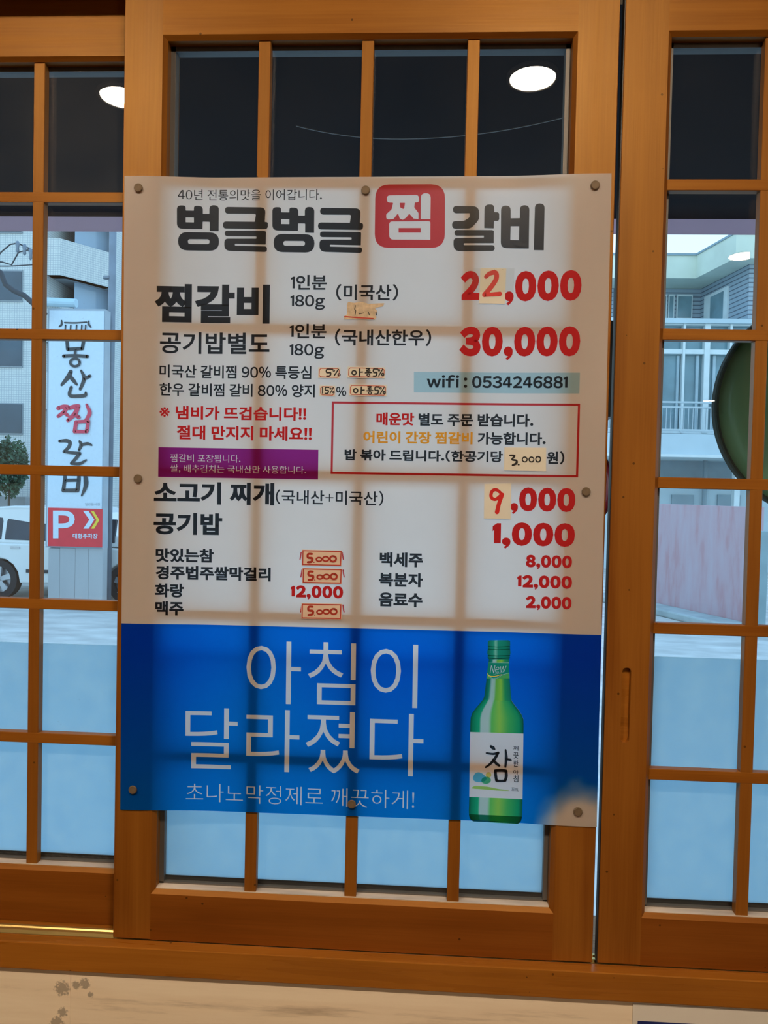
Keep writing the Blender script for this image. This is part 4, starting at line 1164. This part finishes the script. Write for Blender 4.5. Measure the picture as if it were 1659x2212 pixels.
for k in range(4):
    y0, y1 = 370+145*k, 449+145*k
    zt = at(130, y0, 16.35).z; zb = at(130, y1, 16.35).z
    n_ = Vector((-(B1.y-A1.y), B1.x-A1.x)).normalized()*0.25
    MB().prism([(A0.x, A0.y), (A1.x, A1.y), (B1.x, B1.y), (B1.x+n_.x, B1.y+n_.y), (A1.x, A1.y+.3), (A0.x, A0.y+.3)], 'z', zb, zt).build('balcony_parapet', TILEW, tb)
    MB().prism([(A0.x, A0.y+.02), (A1.x, A1.y+.02), (B1.x-.02, B1.y+.02), (B1.x, 20.0), (A0.x, 20.0)], 'z', zb, zb+.15).build('balcony_slab', FRAMEM, tb)
pbox(MB(), 101, 250, 250, 1240, 18.8, 19.0).build('balcony_wall', FRAMEM, tb)
MB().prism([(A1.x+.05, A1.y+.62), (B1.x-.10, B1.y+.55), (B1.x-.10, B1.y+.65), (A1.x+.05, A1.y+.72)], 'z', GZ, ytop).build('balcony_glazing', BGLASS, tb)
cc0, cc1, cc2 = at(242, 600, 17.5), at(282, 600, 18.2), at(380, 600, 20.6)
MB().prism([(cc0.x, cc0.y), (cc1.x, cc1.y), (cc2.x, cc2.y), (cc2.x-1, cc2.y+1), (cc0.x, 20.0)], 'z', GZ, ytop).build('column', TILEW, tb)
MB().tube([at(160, 652, 16.2) - Vector((.8, 0, 0)), at(165, 655, 16.2)], 0.1, 12).build('awning_roll', plain('awning_blue', (0.45, 0.62, 0.72), .5, .05, 3), tb)

# overhead cables and insulators at the far left
CABLE = plain('cable_black', (0.05, 0.055, 0.065), 0.6, 0.1, 5)
for ydep_, (lab, pts, r) in zip((11.2, 11.35, 11.6, 11.8), (('thin black service cable looping above the upper dark window, far left', [(-40, 600), (2, 545), (22, 528), (38, 525), (70, 540), (98, 553)], .012),
                    ('thin black service cable running level below the looping one, far left', [(-40, 562), (5, 566), (25, 572), (40, 545), (60, 540), (98, 556)], .012),
                    ('thick black cable bundle slanting down across the upper dark window', [(-40, 560), (2, 590), (12, 615), (30, 628), (52, 638), (72, 656), (98, 680)], .045),
                    ('thin black cable slanting down between the upper and middle dark windows', [(-40, 575), (20, 575), (70, 572), (98, 573)], .01))):
    cb_ = MB().tube([at(px, py, ydep_) for px, py in pts], r, 8).build('overhead_cable', CABLE, None, True); at_base(cb_)
    tag(cb_, lab, 'cable', 'overhead cables')
for i_, (px, py) in enumerate(((38, 532), (53, 538), (66, 548))):
    ins = MB().lathe([(0.012, -.10), (0.028, -.07), (0.022, -.02), (0.034, .03), (0.02, .08)], at(px, py, 11.15), 'z', 12).build('insulator', STEEL, None, True); at_base(ins)
    tag(ins, 'dark insulator on the looping cable, ' + ('left of three', 'middle of three', 'right of three')[i_], 'insulator', 'cable insulators')

# shrub and low wall behind the van
LEAF = plain('dark_leaf', (0.045, 0.10, 0.055), 0.6, 0.5, 3); BARK = plain('bark', (0.09, 0.07, 0.05), 0.9, 0.2, 5)
sh = empty('shrub', (at(20, 1000, 15.3).x, 15.3, GZ)); tag(sh, 'dark green shrub in front of the tiled building, far left', 'shrub')
fol = MB()
c_ = at(20, 1010, 15.3)
for _ in range(1500):
    a, bb, rr = random.uniform(0, 6.283), random.uniform(-1, 1), random.uniform(.3, 1)**.5
    q = Vector((c_.x + math.sqrt(1-bb*bb)*math.cos(a)*0.42*rr, 15.3 + math.sqrt(1-bb*bb)*math.sin(a)*0.35*rr, c_.z + bb*0.62*rr + .08*math.sin(a*3)))
    d1 = Vector((random.gauss(0, 1), random.gauss(0, 1), random.gauss(0, 1))).normalized()*0.055; d2 = d1.orthogonal().normalized()*0.028
    fol.add([q-d1, q+d2, q+d1, q-d2], [(0, 1, 2, 3)])
mesh_obj('foliage', fol.v, fol.f, LEAF, sh)
MB().tube([(c_.x, 15.3, GZ), (c_.x, 15.3, c_.z)], 0.04, 8, 0.02).build('stem', BARK, sh)
lw_ = pbox(MB(), -120, 1072, 54, 1330, 15.7, 15.95).build('low_wall', plain('grey_render', (0.30, 0.31, 0.31), .9, .15, 2)); at_base(lw_); tag(lw_, 'low grey wall behind the white van', 'wall')

# ---- white van
CARW = plain('white_car_paint', (0.74, 0.75, 0.73), 0.22, 0.03, 1.5); CARG = plain('car_glass', (0.03, 0.04, 0.055), 0.08, 0.3, 2); TYRE = plain('tyre', (0.022, 0.023, 0.025), 0.8, 0.15, 12)
ALLOY = plain('alloy_wheel', (0.50, 0.51, 0.53), 0.3, 0.08, 8, metal=0.7); TRIMB = plain('black_plastic', (0.03, 0.032, 0.036), 0.5, 0.1, 8)
PL = at(-5, 1303, 12.62); PR = at(272, 1311, 12.45)
ax = Vector((PR.x-PL.x, PR.y-PL.y, 0)); WB = ax.length; ax.normalize(); nx = Vector((-ax.y, ax.x, 0))
if nx.y < 0: nx = -nx
car = empty('white_van', (PL.x, PL.y, GZ)); tag(car, 'white van parked behind the tall shop sign', 'van')
def cp(s, w, z): return Vector((PL.x, PL.y, GZ)) + ax*s + nx*w + Vector((0, 0, z))
def arch(c, r, n=9): return [(c + r*math.cos(math.pi - math.pi*i/(n-1)), 0.34 + r*math.sin(math.pi*i/(n-1))) for i in range(n)]
E_ = WB
prof_low = [(-0.85, 0.32), (-0.90, 0.62), (-0.84, 0.98)] + [(-0.80, 1.02), (E_*0.45, 1.02), (E_+0.10, 0.98), (E_+0.62, 0.86), (E_+0.82, 0.66), (E_+0.84, 0.32)] + [(E_+0.42, 0.30)] + arch(E_, 0.41)[::-1] + [(0.42, 0.30)] + arch(0, 0.41)[::-1]
prof_low = [p for i, p in enumerate(prof_low) if p != prof_low[i-1]]
def extr(mb, prof, w0, w1):
    n = len(prof); mb.add([cp(s, w0, z) for s, z in prof] + [cp(s, w1, z) for s, z in prof], [tuple(range(n)), tuple(range(2*n-1, n-1, -1))] + [(i, (i+1) % n, n+(i+1) % n, n+i) for i in range(n)]); return mb
bd = MB(); extr(bd, prof_low, 0.0, 1.85)
top_prof = [(-0.82, 1.02), (-0.66, 1.52), (-0.50, 1.64), (0.2, 1.70), (E_*0.55, 1.69), (E_*0.72, 1.60), (E_+0.02, 1.0)]
n_ = len(top_prof)
bd.add([cp(s, 0.05 if z < 1.1 else 0.16, z) for s, z in top_prof] + [cp(s, 1.80 if z < 1.1 else 1.69, z) for s, z in top_prof], [tuple(range(n_)), tuple(range(2*n_-1, n_-1, -1))] + [(i, (i+1) % n_, n_+(i+1) % n_, n_+i) for i in range(n_)])
bevel(bd.build('body', CARW, car), 0.03, 2, 0.5)
def side_win(s0, s1, s2, s3, z0, z1):
    m = MB(); w0 = 0.05 + (z0-1.02)/0.5*0.11 - 0.012; w1 = 0.05 + (z1-1.02)/0.5*0.11 - 0.012
    m.add([cp(s0, w0, z0), cp(s1, w0, z0), cp(s2, w1, z1), cp(s3, w1, z1), cp(s0, w0+.03, z0), cp(s1, w0+.03, z0), cp(s2, w1+.03, z1), cp(s3, w1+.03, z1)],
          [(0, 1, 2, 3), (7, 6, 5, 4), (0, 4, 5, 1), (1, 5, 6, 2), (2, 6, 7, 3), (3, 7, 4, 0)])
    o = m.build('window', CARG, car); bevel(o, 0.02, 2, 0.6)
side_win(-0.62, 0.02, 0.02, -0.52, 1.08, 1.50); side_win(0.08, 1.05, 1.05, 0.08, 1.08, 1.53); side_win(1.11, 2.0, 1.9, 1.11, 1.08, 1.53); side_win(2.06, E_-.25, 2.2, 2.0, 1.08, 1.50)
for s in (0.0, WB):
    wh = empty('wheel', (0, 0, 0)); wh.parent = car; wh.location = cp(s, 0.0, 0.355) - car.location
    ty = MB(); k0 = 28
    rings = [(0.355, 0.02), (0.355, 0.20), (0.24, 0.21), (0.24, 0.01)]
    V = [cp(s + r*math.cos(2*math.pi*j/k0), w, 0.355 + r*math.sin(2*math.pi*j/k0)) for r, w in rings for j in range(k0)]
    F = [(i*k0+j, i*k0+(j+1) % k0, ((i+1) % 4)*k0+(j+1) % k0, ((i+1) % 4)*k0+j) for i in range(4) for j in range(k0)]
    mesh_obj('tyre', V, F, TYRE, wh)
    rm = MB()
    for i in range(5):
        t = 2*math.pi*i/5 + .3
        u_ = (math.cos(t), math.sin(t)); p_ = (-u_[1], u_[0])
        pts = [(u_[0]*a + p_[0]*b, u_[1]*a + p_[1]*b) for a, b in ((.02, .035), (.235, .055), (.235, -.055), (.02, -.035))]
        rm.add([cp(s+x, 0.02, .355+z) for x, z in pts] + [cp(s+x, 0.06, .355+z) for x, z in pts], [(0, 1, 2, 3), (7, 6, 5, 4), (0, 4, 5, 1), (1, 5, 6, 2), (2, 6, 7, 3), (3, 7, 4, 0)])
    rm.add([cp(s + .245*math.cos(2*math.pi*j/k0), .11, .355 + .245*math.sin(2*math.pi*j/k0)) for j in range(k0)], [tuple(range(k0))])
    rm.build('rim', ALLOY, wh)
def carbox(name, s0, s1, z0, z1, mat, w=-0.015):
    m = MB(); extr(m, [(s0, z0), (s1, z0), (s1, z1), (s0, z1)], w, w+.03); return m.build(name, mat, car)
carbox('door_handle', 0.24, 0.42, 0.93, 0.965, ALLOY); carbox('door_handle', 1.25, 1.43, 0.93, 0.965, ALLOY)
carbox('side_moulding', 0.55, E_-.55, 0.50, 0.56, TRIMB); carbox('fuel_flap', -0.18, -0.02, 0.80, 0.95, CARW, -0.006); carbox('head_lamp', E_+.5, E_+.78, 0.70, 0.82, ALLOY, -.01)

# ---- house with balcony on the right
CREAMW = plain('cream_concrete', (0.66, 0.70, 0.58), 0.85, 0.10, 1.2, detail=10); BLUEW = plain('pale_blue_render', (0.50, 0.60, 0.64), 0.8, 0.06, 1.5)
SIDING = brick_mat('grey_siding', (0.30, 0.38, 0.44), (0.33, 0.41, 0.47), (0.10, 0.13, 0.17), 40.0, 0.13, 0.016)
WHITEF = plain('white_frame', (0.66, 0.72, 0.72), 0.5, 0.05, 4); TEALG = plain('teal_glass', (0.17, 0.28, 0.32), 0.12, 0.35, 0.9); CURT = plain('pale_curtain', (0.40, 0.50, 0.54), .8, .08, 3)
RAIL = plain('rail_grey', (0.42, 0.50, 0.54), 0.4, 0.05, 5, metal=.3); SHADEW = plain('grey_blue_render', (0.28, 0.36, 0.40), .85, .08, 2)
hs = empty('house', (at(1500, 1000, 22).x, 22.5, GZ)); tag(hs, 'pale two-storey house with a cream parapet and glazed balcony, behind the pink wall', 'house')
zt = at(1465, 552, 23.2).z; zb = at(1465, 601, 23.2).z; zw = at(1500, 690, 21).z
xl = at(1150, 600, 23.2).x
p1 = at(1503, 600, 23.2); p2 = at(1589, 560, 21.15); xr = at(1900, 600, 21.15).x
MB().prism([(xl, 23.2), (p1.x, 23.2), (p2.x, 21.15), (xr, 21.15), (xr, 30), (xl, 30)], 'z', zb, zt).build('parapet', CREAMW, hs)
MB().prism([(xl, 23.15), (p1.x-.02, 23.15), (p2.x-.02, 21.1), (xr, 21.1), (xr, 30), (xl, 30)], 'z', zt, zt+.06).build('parapet_cap', SHADEW, hs)
q1 = at(1514, 640, 24.4); q2 = at(1617, 640, 21.7)
MB().prism([(xl, 24.4), (q1.x, 24.4), (q2.x, 21.7), (xr, 21.7), (xr, 29), (xl, 29)], 'z', zw-.1, zb+.02).build('upper_wall', SIDING, hs)
for a, b in ((1422, 1441), (1444, 1457), (1462, 1496)):
    f_ = pbox(MB(), a, 636, b, 689, 24.33, 24.42).build('window', WHITEF, hs); pbox(MB(), a+2.5, 640, b-2.5, 686, 24.31, 24.33).build('pane', TEALG, f_)
dv = Vector((q2.x-q1.x, q2.y-q1.y)); dn = Vector((-dv.y, dv.x)).normalized()
if dn.x > 0: dn = -dn
def onwall(t0, t1, z0, z1, d0, d1):
    a = Vector((q1.x, q1.y)) + dv*t0; b = Vector((q1.x, q1.y)) + dv*t1
    return MB().prism([tuple(a+dn*d0), tuple(b+dn*d0), tuple(b+dn*d1), tuple(a+dn*d1)], 'z', z0, z1)
f_ = onwall(0.12, 0.62, zw-.05, zb-.35, 0, .06).build('window', WHITEF, hs); onwall(0.27, 0.54, zw+.03, zb-.45, .06, .075).build('pane', TEALG, f_)
pbox(MB(), 1150, 687, 1760, 697, 21.22, 24.4).build('ledge', BLUEW, hs)
pbox(MB(), 1150, 698, 1760, 935, 21.5, 21.6).build('balcony_glazing', TEALG, hs)
for x, w in ((1277, 2.5), (1327, 5), (1377, 2.5), (1427, 3), (1476, 2.5), (1526, 6), (1577, 2.5), (1628, 3), (1679, 5)):
    pbox(MB(), x-w, 698, x+w, 935, 21.3, 21.5).build('mullion', WHITEF, hs)
for y0, y1 in ((698, 702), (754, 764), (929, 936)):
    pbox(MB(), 1150, y0, 1760, y1, 21.33, 21.5).build('transom', WHITEF, hs)
for x, w in ((1463, 2.5), (1505, 3), (1541, 3), (1594, 3)):
    pbox(MB(), x-w, 768, x+w, 930, 21.42, 21.5).build('curtain_strip', CURT, hs)
rl = empty('railing', (0, 0, 0)); rl.parent = hs; rl.location = at(1500, 935, 20.4) - hs.location
for y0, y1 in ((867, 871), (878, 881.5), (927, 931)):
    pbox(MB(), 1270, y0, 1700, y1, 20.4, 20.45).build('rail', RAIL, rl)
for i in range(44):
    x = 1276 + i*9.6
    pbox(MB(), x-.7, 880, x+.7, 929, 20.41, 20.44).build('baluster', RAIL, rl)
pbox(MB(), 1150, 937, 1760, 983, 20.2, 24.4).build('balcony_slab', BLUEW, hs)
pbox(MB(), 1150, 981, 1760, 987, 20.1, 24.4).build('slab_edge', WHITEF, hs)
pbox(MB(), 1150, 987, 1760, 1046, 22.3, 26).build('recess_wall', SHADEW, hs)  # shade under the balcony slab put into the darker wall colour
lwz = at(1500, 1042, 21.9).z
MB().box(at(1150, 1100, 21.9).x, at(1760, 1100, 21.9).x, 21.9, 26, GZ, lwz).build('lower_wall', BLUEW, hs)
for a, b in ((1451, 1498), (1550, 1599)):
    pbox(MB(), a, 1069, b, 1112, 21.84, 21.9).build('small_window', SHADEW, hs)
MB().tube([(at(1525, 1000, 21.7).x, 21.75, GZ), (at(1525, 1000, 21.7).x, 21.75, at(1525, 988, 21.75).z)], .065, 12).build('downpipe', SHADEW, hs, True)
pbox(MB(), 1583, 988, 1595, 1330, 20.6, 20.8).build('post', WHITEF, hs)

# pink wall, kerb and gate post
def pink_mat():
    m, n, l, out = new_mat('faded_pink_paint')
    p = n.new('ShaderNodeBsdfPrincipled'); p.inputs['Roughness'].default_value = 0.85
    tc = n.new('ShaderNodeTexCoord'); mp = n.new('ShaderNodeMapping'); mp.inputs['Scale'].default_value = (5, 5, 0.9)
    nz = n.new('ShaderNodeTexNoise'); nz.inputs['Scale'].default_value = 1.2; nz.inputs['Detail'].default_value = 8; nz.inputs['Roughness'].default_value = .6
    cr = n.new('ShaderNodeValToRGB'); e = cr.color_ramp.elements
    e[0].position = .36; e[0].color = (0.50, 0.29, 0.31, 1); e[1].position = .66; e[1].color = (0.52, 0.40, 0.44, 1)
    k = e.new(.48); k.color = (0.52, 0.36, 0.39, 1)
    l.new(tc.outputs['Object'], mp.inputs[0]); l.new(mp.outputs[0], nz.inputs[0]); l.new(nz.outputs[0], cr.inputs[0]); l.new(cr.outputs[0], p.inputs['Base Color']); l.new(p.outputs[0], out.inputs[0])
    return m
a_, b_ = at(1385, 1200, 14.2), at(1626, 1200, 11.6)
zp = at(1500, 1091, 12.9).z
dd = Vector((b_.x-a_.x, b_.y-a_.y)).normalized(); nn_ = Vector((-dd.y, dd.x))
if nn_.y < 0: nn_ = -nn_
pw_ = MB().prism([(a_.x-dd.x, a_.y-dd.y), (b_.x, b_.y), (b_.x+nn_.x*.2, b_.y+nn_.y*.2), (a_.x-dd.x+nn_.x*.2, a_.y-dd.y+nn_.y*.2)], 'z', GZ, zp).build('pink_wall', pink_mat()); at_base(pw_)
tag(pw_, 'faded pink garden wall with streaks in front of the balcony house', 'wall')
kb = MB().prism([(a_.x-dd.x-nn_.x*.5, a_.y-dd.y-nn_.y*.5), (b_.x+dd.x*.1-nn_.x*.5, b_.y+dd.y*.1-nn_.y*.5), (b_.x+dd.x*.1-nn_.x*.01, b_.y+dd.y*.1-nn_.y*.01), (a_.x-dd.x-nn_.x*.01, a_.y-dd.y-nn_.y*.01)], 'z', GZ, GZ+.13).build('kerb', plain('kerb_concrete', (0.36, 0.42, 0.42), .9, .2, 3)); at_base(kb)
bevel(kb, .03, 2, .6); tag(kb, 'low grey concrete kerb along the foot of the pink wall', 'kerb')
gp = pbox(MB(), 1642, 1148, 1657, 1365, 11.0, 11.25).build('gate_post', plain('teal_grey_paint', (0.26, 0.36, 0.38), .7, .1, 3)); 
tag(at_base(gp), 'square teal grey post right of the pink wall', 'post')

# round hanging signs outside the glass
def hanging_sign(px, py, R, Y, rimm, facem, innerm, label):
    c = at(px, py, Y); root = empty('round_sign', c); tag(root, label, 'sign', None)
    MB().lathe([(R*.975, -.014), (R*.99, -.016), (R, -.010), (R, .010), (R*.99, .016), (R*.975, .014)], c, 'y', 64).build('rim', rimm, root)
    MB().lathe([(R*.98, -.012), (R*.80, -.040), (R*.55, -.056)], c, 'y', 64).build('face', facem, root, True)
    MB().lathe([(R*.555, -.056), (R*.3, -.064), (R*.01, -.067)], c, 'y', 64).build('centre', innerm, root, True)
    MB().lathe([(R*.95, .012), (R*.5, .05), (R*.01, .06)], c, 'y', 64).build('back', facem, root, True)
    MB().tube([(c.x, Y, c.z + R), (c.x, Y, 2.2975)], .005, 8).build('hanger', STEEL, root)
    return root, c
hanging_sign(1782, 880, .271, 1.0, plain('dark_green_rim', (0.02, 0.035, 0.025), .7, .1, 5, spec=.1), paper_mat('green_plastic', (0.36, 0.54, 0.24), 0.5, .03, .3), paper_mat('olive_plastic', (0.80, 0.86, 0.26), 0.5, .03, .3), 'large round green hanging sign outside the right window')
r_, c_ = hanging_sign(1212, 1050, .129, 0.98, plain('dark_red_rim', (0.10, 0.012, 0.015), .4, .1, 5), paper_mat('red_plastic', (0.30, 0.02, 0.03), 0.3, .05, .2), paper_mat('bright_red_plastic', (0.42, 0.03, 0.04), 0.3, .05, .2), 'round dark red hanging sign outside, peeping out right of the poster')
pbox(MB(), 1268, 692, 1334, 900, 0.9, 1.0).build('black_panel', RUBBER_AND_SHADE, r_)['label'] = 'black upright panel above the red disc'
MB().box(c_.x, at(1300, 800, .95).x, .955, .965, at(1300, 800, .95).z-.01, at(1300, 800, .95).z+.01).build('arm', STEEL, r_)
